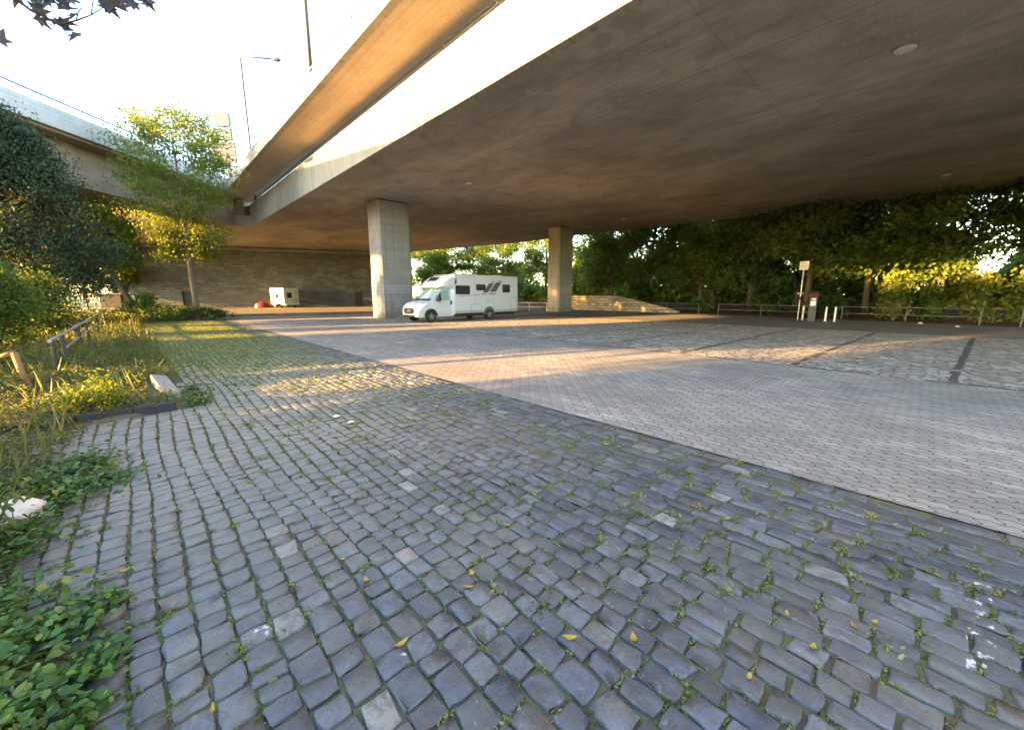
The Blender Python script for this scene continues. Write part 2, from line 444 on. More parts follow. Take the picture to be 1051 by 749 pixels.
M['dead_leaf'] = leaf_mat('dead_leaf', [(0, (.42, .30, .06)), (1, (.60, .45, .10))], .2)
def bark_mat(name, a, b):
    t = NT(name); p = t.obj()
    n = t.noise(t.scale(p, (1, 1, .25)), 14, 6, .7)
    return t.pbr(t.mix(n, a, b), .95, t.bump(n, 1.0, .03), .15)
M['bark'] = bark_mat('tree_bark', (.05, .04, .03), (.15, .125, .095))
M['bark_pale'] = bark_mat('pale_bark', (.10, .085, .06), (.24, .20, .15))

# ------------------------------------------------------------------ foliage
def leaves_np(centers, sizes, rng, aspect=.55, up=.5, outward=None, fold=.25, tone=None):
    """one bent four-cornered leaf per centre"""
    n = len(centers)
    d = rng.normal(size=(n, 3)); d[:, 2] -= .15
    if outward is not None: d += outward
    d /= np.linalg.norm(d, axis=1, keepdims=True) + 1e-9
    nrm = rng.normal(size=(n, 3)); nrm[:, 2] = np.abs(nrm[:, 2]) + up
    s = np.cross(nrm, d); s /= np.linalg.norm(s, axis=1, keepdims=True) + 1e-9
    u = np.cross(d, s)
    L = sizes[:, None]
    a = centers - d * L * .5
    b = centers + d * L * .5 - u * L * fold * .6
    l = centers + s * L * aspect * .5 + u * L * fold * .3
    r = centers - s * L * aspect * .5 + u * L * fold * .3
    V = np.stack([a, l, b, r], 1).reshape(-1, 3)
    F = np.arange(n * 4).reshape(n, 4)
    tn = rng.random(n) if tone is None else np.clip(tone + rng.normal(0, .16, n), 0, 1)
    return V, F, np.repeat(tn, 4)

def leaves6_np(centers, sizes, rng, aspect=.7, up=1.0, outward=None, fold=.2, tone=None):
    """pointed oval leaf folded along its midrib"""
    n = len(centers)
    d = rng.normal(size=(n, 3)); d[:, 2] *= .6
    if outward is not None: d += outward
    d /= np.linalg.norm(d, axis=1, keepdims=True) + 1e-9
    nrm = rng.normal(size=(n, 3)) * .7; nrm[:, 2] = np.abs(nrm[:, 2]) + up
    s = np.cross(nrm, d); s /= np.linalg.norm(s, axis=1, keepdims=True) + 1e-9
    u = np.cross(d, s); L = sizes[:, None]; w = L * aspect * rng.uniform(.8, 1.2, (n, 1))
    a = centers - d * L * .5
    t = centers + d * L * .55 - u * L * fold * .7
    l1 = centers - d * L * .22 + s * w * .46 + u * L * fold * .5; r1 = centers - d * L * .22 - s * w * .46 + u * L * fold * .5
    l2 = centers + d * L * .16 + s * w * .40 + u * L * fold * .3; r2 = centers + d * L * .16 - s * w * .40 + u * L * fold * .3
    V = np.stack([a, l1, l2, t, r2, r1], 1).reshape(-1, 3)
    k = np.arange(n)[:, None] * 6
    F = np.concatenate([k + np.array([[0, 3, 2, 1]]), k + np.array([[0, 5, 4, 3]])])
    tn = rng.random(n) if tone is None else np.clip(tone + rng.normal(0, .14, n), 0, 1)
    return V, F, np.repeat(tn, 6)

def leaf_cloud(name, clumps, per, size, mat, parent, seed, flat=.7, up=.5, aspect=.55, world=True, hollow=0.0):
    """clumps: list of (centre, radius)"""
    rng = np.random.default_rng(seed)
    cs = []; tn = []
    for (c, r) in clumps:
        k = max(4, int(per * rng.uniform(.6, 1.4)))
        q = rng.normal(size=(k, 3)) * .5
        if hollow:
            q /= np.maximum(np.linalg.norm(q, axis=1, keepdims=True), 1e-6) / (hollow + (1 - hollow) * rng.random((k, 1)))
        q *= r
        q[:, 2] *= flat
        cs.append(np.array(c)[None, :] + q); tn.append(np.full(k, rng.uniform(.15, .85)))
    P = np.concatenate(cs); T = np.concatenate(tn)
    sz = size * rng.uniform(.6, 1.35, len(P))
    V, F, A = leaves_np(P, sz, rng, aspect, up, tone=T)
    return np_mesh(name, V, F, mat, parent, {'tone': A}, world, flat=True)

def grow(mb, base, height, r0, rng, n_limbs, first, spread, lean=(0, 0), tip_r=.35, sub=3, wig=.06, rise=.55, fork=None):
    """trunk with limbs into mb; returns clump centres with radii (relative to the world)"""
    b = Vector(base); clumps = []
    pts = []
    for i in range(9):
        f = i / 8
        pts.append(b + Vector((lean[0] * f + rng.uniform(-1, 1) * wig * height * .12 * (f > 0), lean[1] * f + rng.uniform(-1, 1) * wig * height * .12 * (f > 0), height * f)))
    mb.tube(pts, [r0 * 1.35] + [r0 * (1 - .88 * i / 8) for i in range(1, 9)], 9)
    def at(f):
        k = min(int(f * 8), 7); return pts[k].lerp(pts[k + 1], f * 8 - k)
    for j in range(n_limbs):
        f = first + (1 - first) * ((j + rng.random()) / n_limbs)
        az = j * 2.4 + rng.uniform(-.5, .5)
        prof = math.sin(math.pi * min(1, .25 + .75 * (1 - f) / (1 - first) * .9)) if f < .97 else .3
        ln = spread * (.45 + .55 * prof) * rng.uniform(.75, 1.15)
        d = Vector((math.cos(az), math.sin(az), rise * rng.uniform(.4, 1.3)))
        s = at(f); q = [s]; rr = [max(.015, r0 * (1 - .85 * f) * .5)]
        for k in range(1, 5):
            g = k / 4
            q.append(s + Vector((d.x * ln * g, d.y * ln * g, d.z * ln * g * (1 - .35 * g))) + Vector((rng.uniform(-1, 1), rng.uniform(-1, 1), rng.uniform(-1, 1))) * ln * .06)
            rr.append(max(.008, rr[0] * (1 - .85 * g)))
        mb.tube(q, rr, 6)
        for k in (2, 3, 4):
            clumps.append((tuple(q[k]), tip_r * rng.uniform(.7, 1.3)))
            for m in range(sub):
                e = q[k] + Vector((rng.uniform(-1, 1), rng.uniform(-1, 1), rng.uniform(-.5, .7))) * ln * .38
                mb.tube([q[k], q[k].lerp(e, .5) + Vector((0, 0, .05)), e], [rr[k] * .6 + .004, rr[k] * .4 + .004, .004], 4)
                clumps.append((tuple(e), tip_r * rng.uniform(.7, 1.3)))
    return clumps

def tree(name, label, cat, loc, height, r0, n_limbs, first, spread, leafmat, per, size, seed, group=None, tip_r=.8, lean=(0, 0), sub=3, rise=.55, flat=.7, bark='bark', extra=None):
    rng = random.Random(seed)
    t = thing(name, label, cat, loc, 0, group)
    mb = MB()
    cl = grow(mb, loc, height, r0, rng, n_limbs, first, spread, lean, tip_r, sub, rise=rise)
    if extra: cl = extra(cl)
    mb.build('trunk', M[bark], t, sm=True, fix=False)
    leaf_cloud('crown', cl, per, size, M[leafmat], t, seed, flat)
    return t

def shrub(name, label, loc, rx, ry, h, leafmat, n, per, size, seed, group=None, aspect=.55, cat='shrub', clump=.28, stems=7, zmin=.15):
    rng = random.Random(seed)
    t = thing(name, label, cat, loc, 0, group)
    mb = MB(); cl = []
    for i in range(n):
        a = rng.uniform(0, 2 * math.pi); rr = math.sqrt(rng.random()); zz = zmin + (1 - zmin) * rng.random()
        k = math.sqrt(max(.05, 1 - (zz * .98) ** 2)) * .85 + .2 * rng.random()
        cl.append(((loc[0] + math.cos(a) * rr * rx * k, loc[1] + math.sin(a) * rr * ry * k, loc[2] + h * zz), clump * h * rng.uniform(.6, 1.2)))
    for i in range(stems):
        e = Vector(cl[i][0]); b0 = Vector(loc) + Vector((rng.uniform(-.25, .25) * rx, rng.uniform(-.25, .25) * ry, 0))
        mb.tube([b0, b0.lerp(e, .5) + Vector((0, 0, h * .12)), e], [.03, .02, .006], 5)
    mb.build('stems', M['bark'], t, sm=True, fix=False)
    leaf_cloud('foliage', cl, per, size, M[leafmat], t, seed, .8, aspect=aspect)
    return t

# ------------------------------------------------------------------ the setting: ground and paving
def sheet(name, poly, z, mat, kind='structure'):
    mb = MB(); mb.add([(x, y, z) for x, y in poly], [tuple(range(len(poly)))])
    o = mb.build(name, mat); props(o, kind=kind); return o

sheet('ground', [(-250, -250), (250, -250), (250, 300), (-250, 300)], -.06, M['ground'])
def fence_v(u): return 33.2 + .19 * u
sheet('asphalt_road', [(4.0, 35.2), (4.0, 74), (-3.0, 74), (-1.0, 40), (-.4, 35.2)], -.006, M['asphalt'])
sheet('asphalt_lot', [(23.5, -14), (fence_v(-14) + .1, -14), (fence_v(28) + .1, 28), (34, 74), (4.0, 74), (4.0, 33), (23.5, 30)], -.004, M['asphalt'])
sheet('paved_lane', [(4.12, -10), (10.75, -10), (10.75, 36), (4.12, 36)], 0.0, M['paver'])
sheet('parking_bays', [(10.75, -10), (23.6, -10), (23.6, 34), (10.75, 34)], .002, M['bay'])
# dark basalt lines between and in front of the bays
mb = MB(); lr = random.Random(3)
def strip_line(p, q, w, gap):
    p, q = Vector((*p, 0)), Vector((*q, 0)); d = q - p; L = d.length; d.normalize(); s = 0
    nrm = Vector((-d.y, d.x, 0))
    while s < L:
        l = min(lr.uniform(.18, .32), L - s)
        if lr.random() > gap and l > .05:
            a = p + d * (s + .008) + nrm * lr.uniform(-.015, .015); b = a + d * (l - .016)
            h = nrm * w * .5 * lr.uniform(.8, 1.1)
            mb.add([a - h + Vector((0, 0, .006)), b - h + Vector((0, 0, .006)), b + h + Vector((0, 0, .006)), a + h + Vector((0, 0, .006))], [(0, 1, 2, 3)])
        s += l
strip_line((10.75, -8), (10.75, 34), .11, .12)
for (a, b) in (((10.9, -.5), (22.9, -1.36)), ((10.9, 2.0), (23.2, 1.4)), ((10.9, 4.62), (23.2, 4.3)), ((10.9, 7.3), (23.2, 6.8)), ((10.9, 9.9), (23.2, 9.5)), ((10.9, 12.4), (23.2, 12.1)), ((10.9, -3.0), (22.9, -3.9))):
    strip_line(a, b, .14, .08)
strip_line((16.4, 1.5), (16.4, 16), .10, .2)
strip_line((23.5, -8), (23.5, 24), .14, .2)
props(mb.build('bay_marking_setts', M['strip'], fix=False), kind='structure')

# cobbles: single stones in courses along the bridge
def verge_v(u):
    return float(np.interp(u, [-3, 2, 3.65, 5.4, 6.9, 7.15, 7.2, 11.0, 11.3, 18.7, 30, 35, 37], [-.62, -.56, -.78, -.74, -.6, -.5, .30, .36, .30, .28, -.1, 1.8, 4.0]))
def cobbles():
    rng = np.random.default_rng(11)
    grids = {}
    for n, tl in ((7, (-1, -.955, -.86, 0, .86, .955, 1)), (6, (-1, -.95, -.82, .82, .95, 1)), (4, (-1, -.90, .90, 1))):
        tt = np.array(tl); X, Y = np.meshgrid(tt, tt, indexing='ij')
        k = 1 - .07 * (X ** 4 * Y ** 4)
        ring = np.maximum(np.abs(X), np.abs(Y))
        Z = np.where(ring > .99, -1.0, -.05 * (np.abs(X) ** 8 + np.abs(Y) ** 8) * (ring > .5))
        F = [(i * n + j, (i + 1) * n + j, (i + 1) * n + j + 1, i * n + j + 1) for i in range(n - 1) for j in range(n - 1)]
        grids[n] = (X * k, Y * k, Z, np.array(F))
    Vs = []; Fs = []; T = []; H = []; MO = []; off = 0; joints = []
    v = -1.6
    while v < 4.10:
        w = rng.uniform(.108, .146)
        if v > 3.97: w = 4.13 - v
        elif v + w > 3.84: w = (3.975 - v) / (1 if v > 3.80 else 2)
        u = -1.6 - rng.random() * .3
        while u < 35.6:
            base = np.interp(v, [-1, .8, 2.0, 3.2, 4.1], [.125, .135, .165, .215, .27])
            l = base * rng.uniform(.72, 1.38)
            if v < 4.0 - 1e-6: wob = .022 * math.sin(u * .8 + v * 1.3) + .014 * math.sin(u * 2.1 + v * 4)
            else: wob = 0
            fade = min(1.0, (4.12 - (v + w)) / .5 + .0) if v > 3 else 1.0
            cx, cy = v + w / 2 + wob * max(0, fade), u + l / 2
            edge = verge_v(cy)
            dist = math.hypot(cx, cy)
            u += l
            if cx < edge - 1.1 or (7.1 < cy < 11.2 and cx < edge + .05): continue
            n = 7 if dist < 5 else (6 if dist < 12 else 4)
            X, Y, Z, F = grids[n]
            hw = w / 2 - rng.uniform(.002, .008); hl = l / 2 - rng.uniform(.003, .010)
            rot = rng.normal(0, .03); x = X * hw * (1 + rng.normal(0, .045) * Y) * (1 + rng.normal(0, .03) * Y * Y); y = Y * hl * (1 + rng.normal(0, .06) * X) + rng.normal(0, .05) * X * hl
            if n > 4:
                x = x + rng.normal(0, .0038, x.shape); y = y + rng.normal(0, .0038, y.shape)
            z = np.where(Z < -.9, -.034, Z * .07) + rng.normal(0, .0034) + rng.normal(0, .035) * x + rng.normal(0, .035) * y
            if n == 7: z = z + rng.normal(0, .0020, z.shape) * (Z > -.9)
            z = z + .005 * math.sin(cx * 1.1 + cy * .35) - .002
            px = cx + x * math.cos(rot) - y * math.sin(rot); py = cy + x * math.sin(rot) + y * math.cos(rot)
            Vs.append(np.stack([px, py, z], -1).reshape(-1, 3)); Fs.append(F + off); off += n * n
            hl_ = hl; t = rng.random(); T.append(np.full(n * n, t)); H.append(np.full(n * n, rng.random()))
            mo = np.clip((cy - 5.5) / 6, 0, 1) * np.clip((4.6 - cx) / 2.0, 0, 1)
            MO.append(np.full(n * n, max(mo, .12) * rng.uniform(.5, 1.0)))
            joints.append((cx, cy, w, l))
        v += w
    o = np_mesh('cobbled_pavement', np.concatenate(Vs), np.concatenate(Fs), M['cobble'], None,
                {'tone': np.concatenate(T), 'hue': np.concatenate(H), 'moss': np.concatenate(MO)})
    props(o, kind='structure')
    return joints
JOINTS = cobbles()
sheet('cobble_bedding', [(-1.7, -2.2), (4.14, -2.2), (4.14, 35.8), (-1.7, 35.8)], -.0155, M['joint'])

# little grasses and weeds in the joints
def joint_grass():
    rng = np.random.default_rng(5)
    P = []; S_ = []; O = []; T = []
    for (cx, cy, w, l) in JOINTS:
        d = math.hypot(cx, cy)
        patch = .5 + .5 * math.sin(cx * 1.7 + 1.3 * math.sin(cy * .9)) * math.cos(cy * 1.1 + cx)
        g = np.clip((cy - 7) / 6, 0, 1) * np.clip((4.5 - cx) / 2.0, .08, 1)
        p = .75 * patch ** 1.5 + .22 + .9 * g + (.35 if cx > 3.9 else 0) * patch
        for side in (0, 1):
            if rng.random() > p: continue
            kind = rng.random(); big = kind < .07
            k = int(rng.integers(7, 18)) if not big else int(rng.integers(16, 30))
            if side == 0: c = np.array([cx - w / 2, cy + rng.uniform(-.5, .5) * l, -.012])
            else: c = np.array([cx + rng.uniform(-.5, .5) * w, cy - l / 2, -.012])
            lo, ac = (.035 + .02 * g, .007 + .008 * g) if not big else (.032, .024)
            q = rng.normal(0, 1, (k, 3)) * np.array([ac if side == 0 else lo, lo if side == 0 else ac, 0])
            q[:, 2] = rng.uniform(.002, .016 + .012 * g + (.016 if big else 0), k)
            P.append(c + q); S_.append(rng.uniform(.009, .024, k) * (1 + 1.1 * g + (.55 if big else 0)))
            T.append(np.full(k, rng.uniform(.1, 1.0) * (1 - .5 * g) + .5 * g))
    P = np.concatenate(P); S_ = np.concatenate(S_); T = np.concatenate(T)
    out = rng.normal(0, .4, P.shape); out[:, 2] = rng.uniform(.1, 1.1, len(P))
    V, F, A = leaves6_np(P, S_, rng, .5, .6, out, .2, T)
    props(np_mesh('joint_grass', V, F, M['grass'], None, {'tone': A}, flat=True), kind='stuff')
joint_grass()

# verge: rough soil left of the cobbles, with the raised corner behind the kerb
def verge():
    us = np.concatenate([np.arange(-3, 14, .2), np.arange(14, 74, 1.0)]); n = 16
    V = []; rng = np.random.default_rng(8)
    for u in us:
        e = min(verge_v(min(u, 36.9)), 4.0)
        if u > 37: e = 4.0 - (u - 37) * .6
        e = max(e, -1.2)
        for k in range(n):
            f = (k / (n - 1)) ** 1.6
            x = e - f * 14
            z = -.02 + (.11 if 7.15 < u < 11.2 else .03) * (k > 0) + .16 * f + rng.normal(0, .02) * (k > 0)
            V.append((x, u, z))
    F = [(i * n + j, (i + 1) * n + j, (i + 1) * n + j + 1, i * n + j + 1) for i in range(len(us) - 1) for j in range(n - 1)]
    props(np_mesh('verge', np.array(V), np.array(F), M['verge_soil']), kind='structure')
verge()
sheet('path', [(-2.2, 26.5), (-4.6, 24.5), (-6.5, 34), (-7.5, 52), (-5.5, 66), (-1.9, 66), (-1.6, 40)], .24, M['path'])

def verge_plants():
    rng = np.random.default_rng(21)
    P = []; Z = []; O = []; T = []
    A = []; 
    def scatter(n, ulo, uhi, back, dens_edge, hmax, lo, hi, upness, tone, keep=None):
        u = ulo + (uhi - ulo) * rng.random(n) ** 1.25
        e = np.array([min(verge_v(min(x, 36.9)), 4.0) for x in u])
        b = rng.random(n) ** dens_edge * back
        v = e - b + rng.normal(0, .05, n)
        z0 = np.where((u > 7.15) & (u < 11.2), .08, .02) + .16 * (b / 14) ** .6
        clumpn = .5 + .5 * np.sin(u * 2.3 + np.sin(v * 3.1) * 2) * np.cos(v * 2.7 + u * .7)
        z = z0 + rng.random(n) ** 1.3 * hmax * (.25 + clumpn)
        m = rng.random(n) < (.35 + .65 * clumpn)
        if keep is not None: m &= keep(v, u)
        c = np.stack([v, u, z], 1)[m]; k = len(c)
        out = rng.normal(0, .5, (k, 3)); out[:, 2] = upness * rng.random(k)
        P.append(c); Z.append(rng.uniform(lo, hi, k)); O.append(out); T.append(np.clip(tone + rng.normal(0, .2, k) + .15 * (clumpn[m] - .5), 0, 1))
    inpath = lambda v, u: ~((v < -2.0) & (u > 25)) & ~((v > -.05) & (u > 7.7) & (u < 9.1))
    scatter(26000, 3.0, 15, 3.5, 1.0, .20, .03, .085, .8, .40, inpath)
    scatter(9000, 4.6, 12, 2.2, .8, .22, .03, .07, .5, .75, inpath)
    scatter(20000, 12, 37, 4.0, .8, .22, .05, .12, .9, .38, lambda v, u: inpath(v, u) & (rng.random(len(v)) < np.where(v < -.9, .55, 1)))
    scatter(9000, 30, 37, 7.0, 1.0, .75, .10, .22, 1.0, .35)
    V, F, A = leaves6_np(np.concatenate(P), np.concatenate(Z), rng, .45, .5, np.concatenate(O), .25, np.concatenate(T))
    # thin upright grass stalks
    n = 2200
    u = 3.2 + 32 * rng.random(n) ** 1.7; e = np.array([verge_v(min(x, 36.9)) for x in u]); v = e - rng.random(n) * 3.0
    h = rng.uniform(.12, .5, n)
    c = np.stack([v, u, .06 + h * .5], 1)
    v = np.where((u > 7.4) & (u < 9.2) & (v > -.1), v - .5, v); c[:, 0] = v
    out = np.tile(np.array([[0, 0, 4.0]]), (n, 1)) + rng.normal(0, .6, (n, 3))
    V2, F2, A2 = leaves6_np(c, h, rng, .03, .1, out, .05, np.clip(rng.normal(.55, .2, n), 0, 1))
    V = np.concatenate([V, V2]); F = np.concatenate([F, F2 + len(V) - len(V2)]); A = np.concatenate([A, A2])
    props(np_mesh('verge_weeds', V, F, M['weed'], None, {'tone': A}, flat=True), kind='stuff')
    # low creeping plants over the near left cobbles
    P = []; S_ = []
    for (x, y, r, n) in ((-.80, 2.9, .34, 620), (-.62, 2.45, .30, 560), (-.54, 2.15, .20, 300), (-.45, 2.68, .17, 280), (-.33, 2.28, .10, 130), (-.62, 1.95, .24, 500), (-.95, 3.6, .30, 900), (-.78, 3.95, .22, 500), (-.62, 4.55, .26, 520), (-.36, 4.75, .18, 240), (-.85, 4.9, .35, 900), (-.55, 5.3, .22, 420), (-.28, 2.75, .06, 40), (-.35, 2.0, .08, 60), (.48, 7.35, .16, 260), (.50, 7.8, .16, 260), (.50, 8.5, .10, 120)):
        q = rng.normal(0, .55, (n, 3)) * r; q[:, 1] *= 1.15
        q[:, 2] = .01 + rng.random(n) * (.05 + .22 * r)
        P.append(q + np.array([x, y, 0])); S_.append(rng.uniform(.022, .058, n))
    P = np.concatenate(P); S_ = np.concatenate(S_)
    out = rng.normal(0, .6, P.shape); out[:, 2] = -.1
    V, F, A = leaves6_np(P, S_, rng, .8, 1.5, out, .16, np.clip(.45 + rng.normal(0, .25, len(P)), 0, 1))
    props(np_mesh('ground_ivy', V, F, M['ivy'], None, {'tone': A}, flat=True), kind='stuff')
    # sunny grass far left beyond the path
    n = 16000
    v = rng.uniform(-30, -6.5, n); u = rng.uniform(38, 90, n)
    c = np.stack([v, u, .22 + rng.random(n) * .25], 1)
    out = np.tile(np.array([[0, 0, 2.0]]), (n, 1)) + rng.normal(0, .6, (n, 3))
    V, F, A = leaves_np(c, rng.uniform(.2, .45, n), rng, .3, .2, out, .1, np.clip(rng.normal(.6, .2, n), 0, 1))
    props(np_mesh('far_grass', V, F, M['grass'], None, {'tone': A}, flat=True), kind='stuff')
verge_plants()
# leaf-litter bank behind the fence
def bank():
    V = []; us = np.arange(-30, 90, 2.0); n = 12; rng = np.random.default_rng(4)
    for u in us:
        for k in range(n):
            x = fence_v(min(u, 34)) + .15 + k * 3.0
            V.append((x, u, -.03 + min(k, 4) * .16 * (k > 0) + rng.normal(0, .06) * (k > 0)))
    F = [(i * n + j, i * n + j + 1, (i + 1) * n + j + 1, (i + 1) * n + j) for i in range(len(us) - 1) for j in range(n - 1)]
    props(np_mesh('forest_floor', np.array(V), np.array(F), M['litter_floor']), kind='structure')
bank()

# kerb of the raised corner
t = thing('kerb', 'low black kerb stones edging the weedy corner at the left of the cobbles', 'kerb', (-.1, 7.15, 0))
mb = MB()
for i, (x0, x1) in enumerate(((-1.35, -.74), (-.73, -.22), (-.21, .22))):
    mb.box(((x0 + x1) / 2, 7.15 + .012 * i, .045), (x1 - x0, .11, .15), R(1.5 * (i - 1)))
mb.build('kerb_stone', M['dark_kerb'], t, bevel=.012)
t = thing('concrete_block', 'small tilted grey concrete block at the weedy corner of the cobbles', 'kerb stone', (.16, 8.5, -.03), R(8)); t.scale = (.8, .8, .8)
mb = MB(); mb.prism([(-.11, -.55, -.04), (.11, -.55, -.04), (.11, -.5, .10), (.07, .35, .21), (-.09, .35, .21), (-.11, -.5, .12)], (0, .0001, 0))
mb = MB()
mb.add([(-.14, -.6, -.05), (.14, -.6, -.05), (.14, .52, -.05), (-.14, .52, -.05), (-.13, -.54, .20), (.13, -.54, .16), (.13, .50, .34), (-.13, .50, .40)],
       [(0, 3, 2, 1), (4, 5, 6, 7), (0, 1, 5, 4), (1, 2, 6, 5), (2, 3, 7, 6), (3, 0, 4, 7)])
mb.build('block', M['kerb_conc'], t, bevel=.02, world=False)

# ------------------------------------------------------------------ bridges
LOW = 8.0
t = thing('road_bridge', 'wide grey concrete road bridge spanning the car park overhead', 'bridge', (20, 20, 0))
outline = [(8.72, -34), (42.5, -34), (40.5, -3), (37.6, 8), (35.2, 27), (34.6, 36), (30.6, 53), (29, 76), (-16, 76), (-16, 48), (-6.04, 41.6), (.84, 48.8), (8.72, 44.8)]
mb = MB(); mb.prism([(x, y, LOW) for x, y in outline], (0, 0, .95)); mb.build('deck_slab', M['soffit'], t)
mb = MB(); mb.span((8.70, -34, LOW - .004), (9.02, 60, 9.90)); mb.build('parapet', M['fascia'], t, bevel=.02)
mb = MB()
fe = [(42.5, -34), (40.5, -3), (37.6, 8), (35.2, 27), (34.6, 36), (30.6, 53), (29, 76)]
for (a, b) in zip(fe, fe[1:]):
    d = Vector((b[0] - a[0], b[1] - a[1], 0)); m = Vector(((a[0] + b[0]) / 2 + .12, (a[1] + b[1]) / 2, 8.86))
    mb.box(m, (.28, d.length + .1, 1.74), math.atan2(-d.x, d.y))
mb.build('far_parapet', M['fascia'], t)
mb = MB()
for i in range(28):
    y = -32 + i * 2.8
    if y < 44: mb.box((8.86, y, 10.05), (.05, .05, .4))
for z in (10.12, 10.25): mb.tube([(8.86, -33, z), (8.86, 44, z)], .03, 6)
mb.build('railing', M['steel'], t)

t = thing('ramp_bridge', 'narrow concrete ramp bridge running high alongside the wide road bridge', 'bridge', (8, 10, 0))
mb = MB(); mb.span((6.95, -36, 10.40), (9.02, 47.5, 10.9)); mb.build('deck_slab', M['ramp_soffit'], t)
mb = MB(); mb.span((6.62, -36, 10.34), (6.92, 43.2, 11.04)); mb.build('edge_beam', M['fascia'], t, bevel=.015)
mb = MB(); mb.span((9.04, -36, 10.35), (9.18, 47.5, 11.0)); mb.build('inner_edge_beam', M['ramp_soffit'], t, bevel=.015)
mb = MB()
for i in range(28):
    y = -34 + i * 2.75
    mb.box((6.77, y, 11.22), (.06, .10, .42))
    mb.box((9.11, y, 11.20), (.05, .05, .42))
for z in (11.24, 11.42):
    mb.tube([(6.77, -36, z), (6.77, 42, z)], .028, 6); mb.tube([(9.11, -36, z), (9.11, 42, z)], .025, 6)
mb.build('railing', M['steel'], t)

t = thing('girder_bridge', 'box girder bridge with pale parapet crossing behind the trees at the left', 'bridge', S(-27, 24))
def sbox(mb, a0, a1, b0, b1, z0, z1):
    vs = [S(a, b, z) for z in (z0, z1) for b in (b0, b1) for a in (a0, a1)]
    mb.add(vs, [(0, 2, 3, 1), (4, 5, 7, 6), (0, 1, 5, 4), (2, 6, 7, 3), (0, 4, 6, 2), (1, 3, 7, 5)]); return mb
B0, B1 = 6.0, 38.2
sbox(MB(), -30.8, -25.8, B0, B1, 7.97, 10.30).build('box_girder', M['girder'], t)
sbox(MB(), -32.0, -24.75, B0, B1, 10.304, 10.9).build('deck_slab', M['girder'], t)
sbox(sbox(MB(), -24.74, -24.50, B0, B1, 10.45, 11.02), -24.82, -24.56, B0, B1, 11.05, 11.52).build('parapet', M['pale_conc'], t)
sbox(MB(), -31.0, -24.9, 38.21, 44.0, 8.97, 11.3).build('end_block', M['girder'], t)
sbox(MB(), -32.2, -31.95, B0, B1, 10.45, 11.45).build('far_parapet', M['pale_conc'], t)
mb = MB()
for i in range(17):
    b = B0 + .6 + i * 2.0
    mb.tube([S(-24.72, b, 11.5), S(-24.72, b, 11.96)], .022, 6)
mb.tube([S(-24.72, B0, 11.98), S(-24.72, B1, 11.98)], .05, 8)
mb.build('handrail', M['rail_blue'], t)

# round lamps on the underside of the wide deck
first = None
for i, (x, y, r, lab) in enumerate(((15.44, 1.26, .25, 'large round white lamp nearest above the cobbles on the bridge underside'), (32.39, .2, .2, 'small round lamp on the bridge underside near its far right edge'),
                               (14.65, 19.06, .2, 'small pale lamp on the bridge underside above the front of the camper'), (30.63, 18.59, .22, 'small pale lamp on the bridge underside near the right pier'),
                               (17.08, 31.45, .2, 'small pale lamp on the bridge underside behind the left pier'))):
    if first is None:
        t = thing('ceiling_lamp', lab, 'lamp', (0, 0, 0), 0, 'round lamps under the bridge')
        mb = MB(); mb.tube([(0, 0, -.004), (0, 0, -.05)], [.27, .25], 28); mb.build('lamp_ring', M['steel'], t, sm=False, world=False)
        mb = MB(); mb.tube([(0, 0, -.052), (0, 0, -.075), (0, 0, -.09)], [.23, .20, .10], 28); mb.build('lamp_glass', M['lamp_glass'], t, world=False)
        first = t
    else:
        t = copy_tree(first); t['label'] = lab
    t.location = (x, y, LOW); s = r / .25; t.scale = (s, s, 1)

# piers
def pier(x0, x1, y0, y1, lab):
    cx, cy = (x0 + x1) / 2, (y0 + y1) / 2
    t = thing('bridge_pier', lab, 'pier', (cx, cy, 0), 0, 'bridge piers')
    mb = MB()
    c = .16; hx, hy = (x1 - x0) / 2, (y1 - y0) / 2
    pl = [(-hx + c, -hy), (hx - c, -hy), (hx, -hy + c), (hx, hy - c), (hx - c, hy), (-hx + c, hy), (-hx, hy - c), (-hx, -hy + c)]
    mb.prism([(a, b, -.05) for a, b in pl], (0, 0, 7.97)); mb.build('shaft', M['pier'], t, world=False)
    mb = MB(); k = .93; mb.prism([(a * k, b * k, 7.925) for a, b in pl], (0, 0, .07)); mb.build('bearing', M['black'], t, world=False)
    mb = MB(); mb.box((.1, -hy - .002, 2.05), (x1 - x0 - .5, .003, .62)); mb.build('repainted_patch', M['pale_conc'], t, world=False)
pier(12.4, 14.85, 26.2, 27.9, 'broad pale concrete pier standing beside the white camper')
pier(29.5, 31.7, 24.6, 26.1, 'slimmer concrete pier at the far edge, right of the camper')

# stone abutment wall with two doors
WA = Vector((-.6, 69.3, 0)); wd = Vector((28.1, -12.3, 0)); WL = wd.length; wrz = math.atan2(wd.y, wd.x)
t = thing('abutment_wall', 'long dark coursed stone wall closing the space under the bridge', 'wall', WA, wrz)
doors = ((5.9, 'door'), (26.9, 'door'))
mb = MB()
xs = [0]
for (x, _) in doors: xs += [x - .5, x + .5]
xs.append(WL)
for i in range(0, len(xs), 2): mb.span((xs[i], 0, -.1), (xs[i + 1], 1.4, 7.55))
for (x, _) in doors: mb.span((x - .5, 0, 2.1), (x + .5, 1.4, 7.55)); mb.span((x - .5, .5, -.1), (x + .5, 1.4, 2.1))
mb.build('stone_face', M['stone_wall'], t, world=False)
mb = MB(); mb.span((-.1, -.14, 7.554), (WL + .1, 1.5, 7.75)); mb.build('coping', M['kerb_conc'], t, world=False, bevel=.02)
